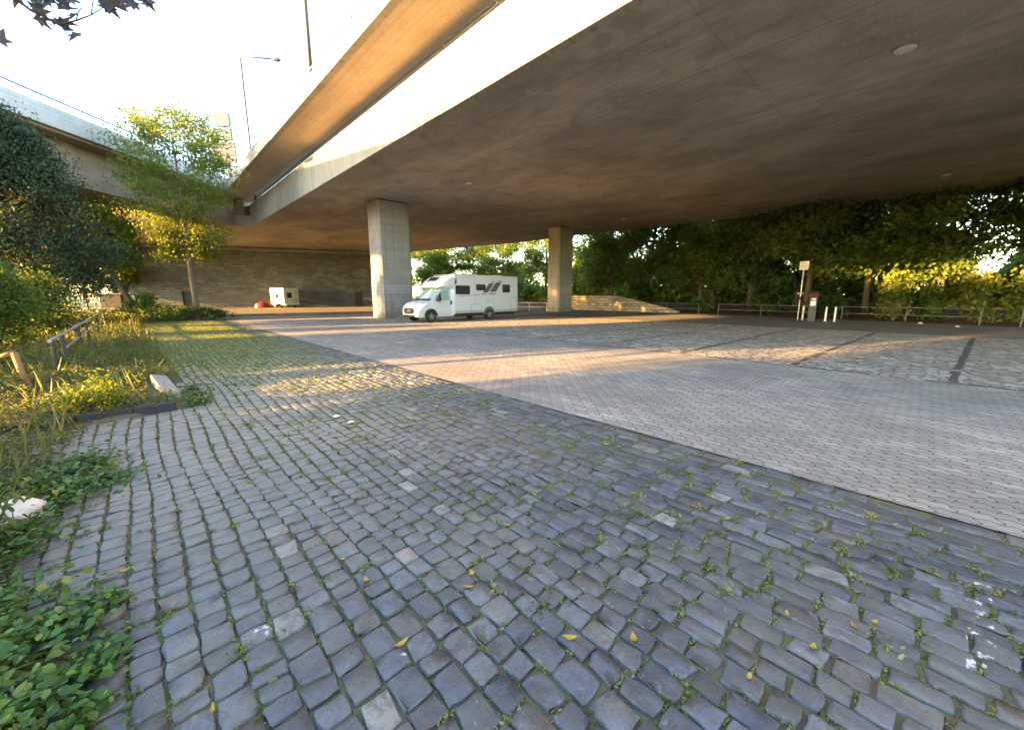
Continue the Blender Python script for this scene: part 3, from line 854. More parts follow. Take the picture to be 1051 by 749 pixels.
for (x, nme) in doors:
    d = MB().span((x - .47, .16, 0), (x + .47, .22, 2.06)).build('door', M['door_dark'], t, world=False)
    mb = MB(); mb.tube([(x + .36, .13, 1.0), (x + .36, .10, 1.0), (x + .26, .10, 1.0)], .015, 6); mb.build('handle', M['galv'], d, world=False)

# ------------------------------------------------------------------ street lamps, sign tower
def lampost(name, lab, base, h, arm, parentless=None):
    t = thing(name, lab, 'street lamp', base, 0)
    mb = MB(); mb.tube([(0, 0, -.02), (0, 0, h * .5), (0, 0, h)], [.10, .085, .065], 10); mb.build('pole', M['dark_steel'], t, world=False, sm=True, fix=False)
    a = Vector(arm)
    mb = MB(); mb.tube([Vector((0, 0, h - .1)), a * .5 + Vector((0, 0, h + .02)), a + Vector((0, 0, h - .05))], [.065, .06, .055], 8); mb.build('arm', M['dark_steel'], t, world=False, sm=True, fix=False)
    u = a.normalized(); mb = MB()
    mb.tube([a + Vector((0, 0, h - .05)), a + u * .2 + Vector((0, 0, h - .07)), a + u * .55 + Vector((0, 0, h - .10)), a + u * .75 + Vector((0, 0, h - .10))], [.06, .14, .15, .05], 10)
    mb.build('lamp_head', M['dark_steel'], t, world=False, sm=True, fix=False)
    return t
dS = lambda a, b, z=0: tuple(S(a, b, z))
lampost('street_lamp', 'tall thin street lamp with curved arm above the end of the ramp', S(-22.9, 36.9, 8.95), 12.4, dS(2.5, .2))
lampost('street_lamp', 'thin blue-grey lamp pole rising from the ramp edge out of the picture', (7.2, 21.3, 10.9), 9.0, (1.8, .4, 0))

t = thing('sign_tower', 'advertising tower with pale blue panels seen behind the yellowing tree', 'tower', S(-61.5, 90))
mb = MB(); c0 = S(-61.0, 90) 
mb.tube([S(-61.2, 90.5, -.1), S(-61.2, 90.5, 39)], [.6, .35], 10); mb.build('mast', M['steel'], t)
def panel(a0, a1, z0, z1, nm, m):
    return sbox(MB(), a0, a1, 89.4, 90.0, z0, z1).build(nm, m, t)
M['sky_panel'] = plain('pale_blue_panel', (.03, .085, .11), .4, var=.08)
M['white_panel'] = plain('white_blue_panel', (.05, .10, .13), .4, var=.1)
M['brown_panel'] = plain('brown_louvre', (.010, .018, .045), .6, var=.2)
panel(-62.4, -59.4, 36.6, 39.1, 'sign_panel', M['sky_panel'])
pp = panel(-63.8, -59.3, 33.9, 36.3, 'sign_panel', M['white_panel'])
mb = MB()
for k in range(2):
    pts = [S(-61.6 + (1.5 - .5 * k) * math.cos(q * .35 + k) , 89.35, 35.1 + (.8 - .3 * k) * math.sin(q * .35 + k)) for q in range(11)]
    mb.tube(pts, .16, 6)
mb.build('swirl_mark', M['sky_panel'], pp, world=False).location = (0, 0, 0)
mb = MB()
for k in range(3): sbox(mb, -64.4, -58.8, 89.5, 89.9, 29.3 + k * 1.5, 30.5 + k * 1.5)
mb.build('louvre_panel', M['brown_panel'], t)

# blue road sign on the girder bridge
t = thing('road_sign', 'blue road sign plate standing on the left bridge parapet', 'sign', S(-24.9, 19.9, 10.9))
mb = MB(); mb.tube([S(-24.9, 19.9, 10.88), S(-24.9, 19.9, 12.6)], .04, 8); mb.build('post', M['steel'], t)
mb = MB(); sbox(mb, -24.86, -24.83, 18.9, 20.75, 11.75, 12.7); mb.build('plate', plain('blue_sign_enamel', (.06, .10, .38), .4), t)

# ------------------------------------------------------------------ the white camper
def rrect(x0, x1, z0, z1, r, n=4):
    pts = []
    for (cx, cz, a0) in ((x1 - r, z1 - r, 0), (x0 + r, z1 - r, 90), (x0 + r, z0 + r, 180), (x1 - r, z0 + r, 270)):
        for k in range(n + 1):
            a = R(a0 + 90 * k / n); pts.append((cx + r * math.cos(a), cz + r * math.sin(a)))
    return pts
def loft(sections, cap0=True, cap1=True):
    """sections: list of (x, half profile [(y, z) ...] from low to top centre)"""
    mb = MB(); rings = []
    for x, hp in sections:
        left = [(x, y, z) for y, z in hp]
        right = [(x, -y, z) for y, z in reversed(hp[:-1])]
        rings.append(left + right)
    n = len(rings[0]); vs = [p for r in rings for p in r]; fs = []
    for i in range(len(rings) - 1):
        for k in range(n):
            k2 = (k + 1) % n
            fs.append((i * n + k, i * n + k2, (i + 1) * n + k2, (i + 1) * n + k))
    if cap0: fs.append(tuple(range(n)))
    if cap1: fs.append(tuple(range((len(rings) - 1) * n, len(rings) * n)))
    mb.add(vs, fs); return mb
def wheel(parent, x, y, r=.34, w=.22, side=1):
    mb = MB(); s = side
    prof = [(-w, r * .55), (-w, r * .94), (-w * .85, r), (-w * .12, r), (0, r * .93), (.004, r * .68)]
    mb.tube([(x, y + s * a, r) for a, _ in prof], [q for _, q in prof], 28)
    o = mb.build('wheel', M['rubber'], parent, world=False, sm=True)
    mb = MB(); mb.tube([(x, y + s * .006, r), (x, y + s * .014, r)], [r * .66, r * .64], 24)
    mb.build('wheel_well', M['black'], o, world=False)
    mb = MB()
    for k in range(5):
        a = k * 2 * math.pi / 5 + .3
        d = Vector((math.cos(a), 0, math.sin(a))); e = Vector((-d.z, 0, d.x))
        c = Vector((x, y + s * .02, r))
        mb.prism([c + e * .05, c + d * r * .63 + e * .035, c + d * r * .63 - e * .035, c - e * .05], (0, s * .012, 0))
    mb.tube([(x, y + s * .018, r), (x, y + s * .036, r)], [.07, .05], 14)
    mb.build('rim', M['steel'], o, world=False)
    return o
L = 8.05
t = thing('camper_van', 'white motorhome with dark windows and slanted grey stripes parked under the bridge', 'motorhome', (11.8, 20.3 + 1.15, 0), math.pi)
secs = [
    (0.00, [(.70, .34), (.80, .46), (.82, .62), (.72, .80), (0, .84)]),
    (-.10, [(.86, .30), (.95, .46), (.97, .68), (.86, .93), (0, .98)]),
    (-.32, [(.98, .30), (1.01, .52), (1.02, .80), (.90, 1.12), (0, 1.17)]),
    (-.95, [(1.0, .30), (1.04, .58), (1.03, 1.02), (.93, 1.30), (0, 1.36)]),
    (-1.72, [(1.0, .30), (1.05, .58), (1.03, 1.22), (.83, 2.02), (0, 2.10)]),
    (-2.50, [(1.0, .30), (1.05, .58), (1.04, 1.25), (.88, 2.10), (0, 2.15)])]
mb = loft(secs); b = mb.build('cab', M['van'], t, world=False, sm=False, bevel=.03)
mb = loft([
    (-1.30, [(.72, 2.06), (.80, 2.10), (.78, 2.17), (.60, 2.22), (0, 2.25)]),
    (-1.55, [(.95, 2.04), (1.00, 2.14), (.98, 2.28), (.80, 2.40), (0, 2.44)]),
    (-1.95, [(1.08, 2.02), (1.11, 2.2), (1.09, 2.48), (.92, 2.66), (0, 2.70)]),
    (-2.50, [(1.13, 1.98), (1.15, 2.3), (1.14, 2.66), (1.02, 2.84), (0, 2.88)]),
    (-2.72, [(1.13, 1.98), (1.15, 2.3), (1.15, 2.68), (1.04, 2.87), (0, 2.90)])])
ov = mb.build('overcab', M['van'], t, world=False, sm=True, bevel=0)
mb = MB(); mb.add([(-1.60, .48, 2.475), (-1.93, .50, 2.70), (-1.93, -.50, 2.70), (-1.60, -.48, 2.475), (-1.60, .48, 2.42), (-1.93, .5, 2.6), (-1.93, -.5, 2.6), (-1.60, -.48, 2.42)],
                  [(0, 1, 2, 3), (0, 4, 5, 1), (1, 5, 6, 2), (2, 6, 7, 3), (3, 7, 4, 0), (4, 7, 6, 5)])
mb.build('skylight', M['win'], ov, world=False)
mb = MB(); mb.span((-L, -1.15, .47), (-2.52, 1.15, 2.90)); body = mb.build('body', M['van'], t, world=False, bevel=.07)
mb = MB(); mb.span((-L + .3, -1.02, .28), (-2.6, 1.02, .465)); mb.build('chassis', M['black'], t, world=False)
mb = MB()   # flared panel between cab and body
mb.add([(-2.30, 1.055, .34), (-2.53, 1.16, .40), (-2.53, 1.16, 2.35), (-2.36, 1.02, 2.05), (-2.30, 1.0, .34), (-2.53, 1.0, .40), (-2.53, 1.0, 2.35), (-2.36, .9, 2.05)],
       [(0, 1, 2, 3), (4, 7, 6, 5), (0, 4, 5, 1), (1, 5, 6, 2), (2, 6, 7, 3), (3, 7, 4, 0)])
mb.build('side_fairing', M['van'], t, world=False)
# windscreen and side glass follow the cab surface
mb = MB(); mb.add([(-1.02, .84, 1.395), (-1.70, .74, 2.075), (-1.70, -.74, 2.075), (-1.02, -.84, 1.395), (-1.10, .84, 1.36), (-1.78, .74, 2.03), (-1.78, -.74, 2.03), (-1.10, -.84, 1.36)],
                  [(0, 1, 2, 3), (4, 7, 6, 5), (0, 4, 5, 1), (1, 5, 6, 2), (2, 6, 7, 3), (3, 7, 4, 0)])
mb.build('windscreen', M['screen'], t, world=False)
mb = MB(); mb.add([(-.80, .86, 1.325), (-1.01, .86, 1.40), (-1.01, -.86, 1.40), (-.80, -.86, 1.325), (-.8, .86, 1.28), (-1.01, .86, 1.33), (-1.01, -.86, 1.33), (-.80, -.86, 1.28)],
                  [(0, 1, 2, 3), (4, 7, 6, 5), (0, 4, 5, 1), (1, 5, 6, 2), (2, 6, 7, 3), (3, 7, 4, 0)])
mb.build('wiper_cowl', M['black'], t, world=False)
def side_y(z): return 1.045 - max(0, z - 1.22) * .222
def sidepoly(pts, nm, m, par, off=.015, d=.012, yf=None):
    mb = MB()
    P = [Vector((x, (yf(z) if yf else side_y(z)) + off, z)) for x, z in pts]
    mb.prism(P, (0, -d, 0)); return mb.build(nm, m, par, world=False)
door = sidepoly([(-1.18, .50), (-1.18, 1.22), (-2.24, 1.24), (-2.24, .50)], 'cab_door', M['van'], t, .012, .02)
sidepoly([(-1.22, 1.29), (-1.58, 1.70), (-1.58, 1.30)], 'window', M['win'], door, .022, .03)
sidepoly([(-1.64, 1.30), (-1.64, 1.77), (-1.78, 1.90), (-2.20, 1.92), (-2.24, 1.84), (-2.24, 1.32)], 'window', M['screen'], door, .022, .03)
sidepoly([(-1.59, 1.29), (-1.59, 1.74), (-1.66, 1.80), (-1.66, 1.29)], 'window_pillar', M['black'], door, .02, .03)
mb = MB(); mb.box((-2.33, 1.075, 1.16), (.10, .03, .24)); mb.build('handle', M['black'], door, world=False)
mb = MB(); mb.box((-1.34, 1.20, 1.40), (.12, .24, .34)); mb.box((-1.36, 1.08, 1.32), (.06, .14, .06)); mb.build('mirror', M['black'], t, world=False, bevel=.02)
mb = MB(); mb.box((-1.34, -1.20, 1.40), (.12, .24, .34)); mb.box((-1.36, -1.08, 1.32), (.06, .14, .06)); mb.build('mirror', M['black'], t, world=False, bevel=.02)
mb = MB(); mb.prism([(.004, y, z) for y, z in ((-.46, .50), (.46, .50), (.62, .66), (.56, .83), (-.56, .83), (-.62, .66))], (.014, 0, 0))
g = mb.build('grille', M['black'], t, world=False, bevel=.008)
mb = MB(); mb.box((.022, 0, .69), (.012, .34, .07)); mb.build('grille_badge', M['chrome'], g, world=False)
for s in (1, -1):
    mb = MB(); mb.add([(-.14, s * .80, .90), (-.22, s * .985, .84), (-.60, s * 1.035, 1.08), (-.62, s * .99, 1.14), (-.30, s * .88, 1.05), (-.16, s * .70, .85), (-.25, s * .93, .82), (-.60, s * .98, 1.02), (-.62, s * .94, 1.1), (-.32, s * .8, 1.0)],
                  [(0, 1, 2, 3, 4), (9, 8, 7, 6, 5), (0, 5, 6, 1), (1, 6, 7, 2), (2, 7, 8, 3), (3, 8, 9, 4), (4, 9, 5, 0)])
    mb.build('headlight', M['lamp_glass'], t, world=False)
mb = MB(); mb.box((-.02, 0, .37), (.12, 1.2, .12)); mb.build('lower_grille', M['black'], t, world=False)
FW, RW = -.88, -5.35
for s in (1, -1):
    for x, w in ((FW, 1.06), (RW, 1.15)):
        mb = MB(); n = 16
        ri, ro = .40, .455 if x == FW else .50
        pts = [(x + ro * math.cos(math.pi * k / n), .30 + ro * math.sin(math.pi * k / n) + .06) for k in range(n + 1)]
        mb.prism([(a, s * (w - .002), b) for a, b in pts], (0, s * .012, 0)); mb.build('wheel_arch', M['black'] if x == FW else M['decal'], t, world=False)
        wheel(t, x, s * (w + .012), side=s)
# body details on the near side (y = +1.15); w(px) maps positions along the body
yb = 1.15
def bx_(px): return -2.52 - (L - 2.52) * (px - 462) / 488.0
def bz_(px, py): return 2.9 - (py - 85) / (325 - 33 * (px - 462) / 488.0) * 2.43
def bodypoly(pp, nm, m, off=.006, d=.02, par=None):
    mb = MB(); mb.prism([(bx_(a), yb + off, bz_(a, b)) for a, b in pp], (0, -d, 0)); return mb.build(nm, m, par or body, world=False)
def bodywin(x0, x1, y0, y1):
    pts = rrect(bx_(x1), bx_(x0), bz_(x0, y1), bz_(x0, y0), .06)
    mb = MB(); mb.prism([(a, yb + .022, c) for a, c in pts], (0, -.03, 0)); w = mb.build('window', M['win'], body, world=False)
    q = rrect(bx_(x1) - .035, bx_(x0) + .035, bz_(x0, y1) - .035, bz_(x0, y0) + .035, .08)
    mb = MB(); mb.prism([(a, yb + .008, c) for a, c in q], (0, -.02, 0)); mb.build('window_frame', M['black'], w, world=False)
bodywin(474, 567, 182, 247); bodywin(617, 682, 167, 209); bodywin(820, 877, 160, 218)
bodypoly([(663, 231), (714, 150), (750, 150), (702, 228)], 'stripe', M['decal'])
bodypoly([(714, 223), (766, 141), (808, 141), (766, 217)], 'stripe', M['decal'])
bodypoly([(733, 141), (737, 135), (757, 133), (754, 139)], 'stripe', M['black'])
bodypoly([(777, 136), (780, 130), (818, 127), (815, 133)], 'stripe', M['black'])
bodypoly([(480, 269), (480, 266), (592, 252), (592, 255)], 'stripe', M['black'])
bodypoly([(600, 253), (600, 249), (640, 244), (640, 248)], 'stripe', M['black'])
bodypoly([(650, 247), (650, 242), (692, 238), (692, 243)], 'stripe', M['black'])
bodypoly([(702, 242), (704, 236), (766, 231), (763, 237)], 'stripe', M['black'])
def hatch(x0, x1, y0, y1, nm='service_hatch'):
    mb = MB()
    for (a, b, c, d) in ((x0, x1, y0, y0 + 2.5), (x0, x1, y1 - 2.5, y1), (x0, x0 + 2, y0, y1), (x1 - 2, x1, y0, y1)):
        mb.span((bx_(b), yb - .004, bz_(a, d)), (bx_(a), yb + .004, bz_(a, c)))
    mb.build(nm, M['steel'], body, world=False)
for px_ in (604, 742):
    MB().span((bx_(px_) - .006, yb - .004, .50), (bx_(px_) + .006, yb + .004, 2.82)).build('panel_seam', M['galv'], body, world=False)
MB().span((-L + .05, yb - .004, .56), (-5.90, yb + .006, .62)).build('skirt_trim', M['galv'], body, world=False)
MB().span((-4.80, yb - .004, .56), (-2.60, yb + .006, .62)).build('skirt_trim', M['galv'], body, world=False)
MB().span((-L + .06, yb - .03, 2.80), (-2.80, yb + .012, 2.845)).build('roof_rail', M['cream'], body, world=False)
hatch(882, 938, 262, 362); hatch(575, 655, 330, 385); hatch(690, 716, 282, 306)
for (x0, x1, w) in ((-7.2, -6.5, .45), (-5.0, -4.3, .35)):
    MB().span((x0, -w, 2.902), (x1, w, 2.99)).build('roof_hatch', M['cream'], body, world=False, bevel=.02)
mb = MB(); mb.span((-L - .02, -1.1, .42), (-L + .1, 1.1, .62)); mb.build('rear_bumper', M['black'], t, world=False)
for s in (1, -1):
    mb = MB(); mb.span((-L - .015, s * 1.02 - .05, .75), (-L + .02, s * 1.02 + .05, 1.5)); mb.build('tail_lamp', M['red'], t, world=False)

# ------------------------------------------------------------------ old van and tent by the wall
t = thing('box_trailer', 'small old off-white box trailer with dark scribbles parked against the stone wall', 'trailer', (15.0, 58.6, 0), R(-72))
mb = MB(); mb.span((-3.0, -1.05, .42), (0, 1.05, 2.55)); mb.build('body', M['cream'], t, world=False, bevel=.06)
mb = MB(); mb.span((.004, -.62, 1.25), (.03, .05, 1.95)); mb.build('window', M['win'], t, world=False, bevel=.02)
mb = MB(); br_ = random.Random(5)
for k in range(7):
    p = [(.008 + .002 * k, br_.uniform(-.1, .8), br_.uniform(1.0, 1.9))]
    for q in range(4): p.append((.008 + .002 * k, max(-.9, min(.9, p[-1][1] + br_.uniform(-.35, .35))), max(.7, min(2.2, p[-1][2] + br_.uniform(-.3, .3)))))
    mb.tube(p, .018, 5)
mb.build('scribble', M['steel'], t, world=False)
mb = MB(); mb.span((-1.8, -1.06, 1.2), (-1.1, -1.045, 1.8)); mb.build('side_window', M['win'], t, world=False)
mb = MB(); mb.span((-2.9, -.95, .25), (.08, .95, .415)); mb.build('chassis', M['black'], t, world=False)
mb = MB(); mb.box((.10, 0, .40), (.10, 1.9, .14)); mb.build('bumper', M['white_post'], t, world=False)
for s in (1, -1):
    for x in (-.8, -2.2): wheel(t, x, s * .98, .30, .18, s)

t = thing('dome_tent', 'low red dome tent pitched against the stone wall beside the trailer', 'tent', (12.0, 60.0, 0), R(-20))
mb = MB(); n = 20; rows = 6; vs = []; fs = []
for i in range(rows + 1):
    a = i / rows * math.pi / 2
    for k in range(n):
        b = 2 * math.pi * k / n; w = 1 + .04 * math.cos(6 * b)
        vs.append((1.05 * math.cos(a) * math.cos(b) * w, .7 * math.cos(a) * math.sin(b) * w, .82 * math.sin(a) ** .9))
for i in range(rows):
    for k in range(n): fs.append((i * n + k, i * n + (k + 1) % n, (i + 1) * n + (k + 1) % n, (i + 1) * n + k))
mb.add(vs, fs); mb.build('canopy', M['red'], t, world=False, sm=True)
mb = MB(); mb.prism([(-.98, -.36, .02), (-.60, -.62, .02), (-.62, -.46, .55), (-.82, -.36, .5)], (-.03, -.03, 0)); mb.build('flap', M['black'], t, world=False)

# ------------------------------------------------------------------ car park furniture
t = thing('sign_post', 'tall thin pale pole with small square sign plate by the ticket machine', 'sign', (31.8, 5.85, 0))
mb = MB(); mb.tube([(0, 0, -.02), (0, 0, 3.75)], .035, 8); mb.build('post', M['white_post'], t, world=False)
frz = R(-62)
def facing(mb, c, s): return mb.box(c, s, R(10))
pl = facing(MB(), (-.05, -.01, 3.50), (.03, .50, .54)).build('plate', M['cream'], t, world=False, bevel=.008)
mb = MB(); facing(mb, (-.068, -.012, 3.62), (.006, .30, .03)); facing(mb, (-.068, -.012, 3.50), (.006, .34, .02)); facing(mb, (-.068, -.012, 3.42), (.006, .26, .02)); mb.build('faded_lines', M['galv'], pl, world=False)
mb = MB(); mb.box((-.03, 0, 1.72), (.03, .34, .05)); mb.build('bracket', M['galv'], t, world=False)
mb = MB(); mb.box((-.045, 0, 1.42), (.012, .12, .2)); mb.build('sticker', M['red'], t, world=False)

t = thing('ticket_machine', 'dark parking ticket machine with red band beside the sign pole', 'ticket machine', (30.75, 4.95, 0), R(8))
mb = MB(); mb.span((-.17, -.2, -.02), (.17, .2, 1.45)); mb.build('cabinet', M['dark_steel'], t, world=False, bevel=.03)
mb = MB(); mb.span((-.20, -.24, 1.452), (.20, .24, 1.66)); mb.build('red_band', M['red'], t, world=False, bevel=.02)
mb = MB(); mb.add([(-.2, -.24, 1.664), (.2, -.24, 1.664), (.2, .24, 1.664), (-.2, .24, 1.664), (-.12, -.18, 1.86), (.16, -.18, 1.9), (.16, .18, 1.9), (-.12, .18, 1.86)], [(0, 3, 2, 1), (4, 5, 6, 7), (0, 1, 5, 4), (1, 2, 6, 5), (2, 3, 7, 6), (3, 0, 4, 7)])
mb.build('top', M['black'], t, world=False, bevel=.02)
mb = MB(); mb.span((-.178, -.12, 1.28), (-.16, .10, 1.44)); mb.build('screen', M['screen'], t, world=False)
mb = MB(); mb.span((-.178, -.13, .95), (-.16, .13, 1.24)); mb.build('notice', M['paper'], t, world=False)

def bollard(loc, lab, tilt=(0, 0)):
    t = thing('bollard', lab, 'bollard', loc, 0, 'white bollards by the ticket machine')
    t.rotation_euler = (R(tilt[0]), R(tilt[1]), 0)
    mb = MB(); mb.tube([(0, 0, -.02), (0, 0, .86), (0, 0, .90)], [.055, .055, .03], 12); mb.build('post', M['white_post'], t, world=False)
    mb = MB(); mb.tube([(0, 0, -.02), (0, 0, .03)], [.12, .11], 12); mb.build('foot', M['galv'], t, world=False)
bollard((31.6, 5.55, 0), 'white bollard between the sign pole and the ticket machine')
bollard((30.75, 4.25, 0), 'first white bollard right of the ticket machine', (0, 3))
bollard((30.9, 3.82, 0), 'second white bollard right of the ticket machine, outermost of the pair', (0, 2))

def barrier(us, lab, h=.9, mat='dull_rail', line=fence_v, grp='rail barriers along the trees', name='rail_fence'):
    a = (line(us[0]), us[0]); t = thing(name, lab, 'fence', (*a, 0), 0, grp)
    for u in us:
        MB().tube([(line(u), u, -.05), (line(u), u, h)], .032, 8).build('post', M[mat], t)
    for z in (h - .035, h * .48):
        MB().tube([(line(us[0]), us[0], z), (line(us[-1]), us[-1], z)], .026, 8).build('rail', M[mat], t)
    return t
barrier([20.2, 17.0, 13.85], 'dark tube rail fence left of the others, beside the sloping stone wall')
barrier([12.1, 8.8, 5.6], 'dark tube rail fence section behind the sign pole')
barrier([3.86, .8, -2.05], 'dark tube rail fence section right of the two bollards')
barrier([-3.4, -6.4], 'dark tube rail fence section at the right edge of the picture')
barrier([30.6, 28.7, 26.7], 'pale rail barrier between the camper and the right pier', .88, 'white_post', lambda u: 29.9 + (28 - u) * .25, None, 'rail_barrier')

# low pale stone wall by the right pier, its top sloping down
t = thing('stone_wall', 'low sloping pale stone wall in sunlight right of the far pier', 'wall', (34.6, 27.5, 0))
mb = MB(); mb.prism([(35.6, 28.5, -.1), (35.6, 28.5, 1.6), (35.55, 22, 1.55), (35.4, 17, .55), (35.35, 15.5, .2), (35.35, 15.5, -.1)], (.5, 0, 0)); mb.build('stonework', M['rubble'], t)

# railing at the left of the cobbles
t = thing('railing', 'dark tube railing with posts along the path at the left', 'railing', (-1.25, 10.5, 0))
for (u, tl) in ((11.5, .04), (13.4, -.03), (16.4, .02), (19.0, 0), (23.5, .02), (28.5, 0), (34.0, 0)):
    MB().tube([(-1.32, u, -.05), (-1.32 + tl, u, .74)], .032, 8).build('post', M['dark_steel'], t)
MB().tube([(-1.30, 11.35, .74), (-1.32, 20, .76), (-1.32, 34.0, .84)], .032, 8).build('handrail', M['galv'], t)
MB().tube([(-1.32, 13.4, .42), (-1.32, 34.0, .44)], .022, 8).build('lower_rail', M['galv'], t)
t = thing('bent_handrail', 'bent rusty handrail end with leaning post standing in the near weeds', 'railing', (-1.40, 9.45, 0))
MB().tube([(-1.30, 9.25, .0), (-1.42, 9.43, .45), (-1.46, 9.50, .74)], .04, 8).build('post', M['rust'], t, sm=True, fix=False)
MB().tube([(-1.46, 9.50, .74), (-1.60, 9.62, .68), (-2.3, 9.9, .40), (-3.2, 10.2, .22)], .04, 8).build('handrail', M['rust'], t, sm=True, fix=False)

# far left background: lamp post, low dark cabinet, leaning pale board
t = thing('path_lamp', 'dark pole standing behind the railing on the far path', 'pole', (-3.3, 52, .2))
MB().tube([(-3.3, 52, .1), (-3.3, 52, 3.6)], [.07, .05], 8).build('pole', M['dark_steel'], t)
MB().tube([(-3.3, 52, 3.6), (-3.3, 52, 3.7), (-3.3, 52, 3.95)], [.06, .2, .12], 10).build('lamp_head', M['dark_steel'], t)
t = thing('utility_cabinet', 'low dark grey cabinet on sunny grass beyond the railing', 'cabinet', (-2.0, 64, 0))
mb = MB(); mb.box((-2.0, 64, .95), (2.0, 1.0, 1.5), R(-25)); mb.build('cabinet', M['dark_steel'], t, bevel=.05)
mb = MB(); mb.box((-2.0, 64, 1.75), (2.15, 1.15, .09), R(-25)); mb.build('lid', M['steel'], t)
t = thing('poster_board', 'pale leaning poster board standing beside the low dark cabinet', 'board', (-3.2, 63, 0))
mb = MB(); mb.box((-3.2, 63, 2.3), (1.0, .08, 3.0), R(-40), Matrix.Rotation(R(6), 3, 'Y')); mb.build('board', M['white_panel'], t)
mb = MB(); mb.tube([(-3.4, 63.1, -.05), (-3.4, 63.1, 3.2)], .06, 6); mb.build('post', M['steel'], t)

# ------------------------------------------------------------------ litter and fallen leaves
def crumple(name, lab, cat, loc, s, mat, seed, group=None):
    rng = random.Random(seed); b = bmesh.new(); bmesh.ops.create_icosphere(b, subdivisions=3, radius=1)
    for v in b.verts:
        n = v.co.normalized()
        k = .80 + .13 * math.sin(n.x * 4 + seed) * math.cos(n.y * 5 - seed) + .10 * math.sin(n.z * 8 + n.x * 6) + rng.uniform(-.03, .03)
        v.co = Vector((n.x * s[0] * k, n.y * s[1] * k, max(-.2, n.z) * s[2] * k))
    me = bpy.data.meshes.new(name); b.to_mesh(me); b.free(); me.materials.append(mat)
    o = bpy.data.objects.new(name, me); COL.objects.link(o); o.location = loc; return props(o, lab, cat, group)
crumple('plastic_bag', 'crumpled pinkish white plastic bag lying in the weeds at the left edge', 'bag', (-.80, 4.30, .05), (.16, .13, .15), M['plastic'], 3)
crumple('paper_scrap', 'white paper scrap on the cobbles, left of a close pair', 'litter', (1.74, 5.24, .015), (.05, .04, .02), M['paper'], 5)
crumple('paper_scrap', 'white paper scrap on the cobbles, right of a close pair', 'litter', (1.79, 4.86, .015), (.05, .035, .018), M['paper'], 6)
crumple('paper_scrap', 'white litter on the asphalt before the fence, larger and left', 'litter', (32.2, .15, .02), (.26, .12, .10), M['paper'], 7)
crumple('paper_scrap', 'small white litter on the asphalt at the far right', 'litter', (30.3, -1.2, .02), (.14, .10, .06), M['paper'], 8)
lr = random.Random(17)
leafme = None
for (x, y) in ((2.45, -.02), (2.35, .05), (2.06, .16), (1.69, .32), (1.22, 1.62), (1.14, 1.55), (.7, 1.48), (.72, 2.27), (1.29, .96), (.75, 1.99), (3.26, 1.38), (2.2, .29), (1.69, 1.84), (.47, 4.3), (.02, 1.72), (-.25, 3.05), (2.9, .8), (1.0, 3.3), (3.5, 2.2), (1.5, .75)):
    if leafme is None:
        mb = MB(); prof = [(-.034, .0), (-.02, .011), (0, .017), (.016, .013), (.034, 0)]
        top = [(a, b, .006 + .012 * (a / .034) ** 2) for a, b in prof]; bot = [(a, -b, .006 + .012 * (a / .034) ** 2) for a, b in prof]
        mid = [(a, 0, .002 + .012 * (a / .034) ** 2) for a, _ in prof]
        mb.add(top + mid + bot, [(i, i + 1, 6 + i, 5 + i) for i in range(4)] + [(5 + i, 6 + i, 11 + i, 10 + i) for i in range(4)])
        o = mb.build('fallen_leaf', M['dead_leaf'], None, sm=True, fix=False); leafme = o
    else:
        o = leafme.copy(); COL.objects.link(o)
    o.location = (x, y, .008); o.rotation_euler = (lr.uniform(-.2, .2), lr.uniform(-.2, .2), lr.uniform(0, 6.28))
    s = lr.uniform(.6, 1.1); o.scale = (s, s * lr.uniform(.5, 1.1), s)
    props(o, 'small yellow fallen leaf lying on the dark cobbles', 'leaf', 'yellow fallen leaves on the cobbles')

# ------------------------------------------------------------------ trees and shrubs at the left
def sv(a, b, z=0.0): return tuple(S(a, b, z))
# yellowing tree at the end of the cobbles
tree('deciduous_tree', 'slender tree with yellowing airy crown at the end of the cobbles', 'tree', sv(-20.5, 25.6), 11.6, .17, 32, .31, 2.65, 'leaf_gold', 72, .15, 31, tip_r=.66, rise=.6, sub=3, bark='bark_pale')
# leaning tree in front of the wall
tree('leaning_tree', 'low tree with dark leaning forked trunk before the stone wall', 'tree', sv(-26.6, 28.0), 6.8, .24, 13, .5, 3.1, 'leaf_lime', 110, .22, 37, tip_r=.7, lean=(-2.2, 1.2), rise=.6)
# yew
def yew():
    rng = random.Random(41); loc = sv(-22.6, 18.2)
    t = thing('yew_tree', 'large dense blue-green yew filling the left edge of the picture', 'tree', loc)
    mb = MB(); cl = []
    for k in range(3):
        mb.tube([Vector(loc) + Vector((.25 * math.cos(k * 2.1), .25 * math.sin(k * 2.1), -.05)), Vector(loc) + Vector((.6 * math.cos(k * 2.1), .6 * math.sin(k * 2.1), 3)), Vector(loc) + Vector((1.2 * math.cos(k * 2.1), 1.2 * math.sin(k * 2.1), 7))], [.25, .18, .06], 8)
    for i in range(430):
        z = 1.8 + 7.6 * rng.random() ** 1.35
        f = (z - 1.8) / 7.65
        r = 3.8 * (1 - f) ** .62 * (.7 + .3 * min(1, f * 4)) + .25
        a = rng.uniform(0, 6.283); q = r * rng.uniform(.45, 1.08)
        c = Vector(loc) + Vector((math.cos(a) * q, math.sin(a) * q, z))
        cl.append((tuple(c), rng.uniform(.5, .85)))
        if i % 6 == 0: mb.tube([Vector(loc) + Vector((0, 0, z * .8)), c], [.05, .015], 5)
    mb.build('trunk', M['bark'], t, sm=True, fix=False)
    leaf_cloud('crown', cl, 170, .17, M['leaf_yew'], t, 41, .75, aspect=.32)
yew()
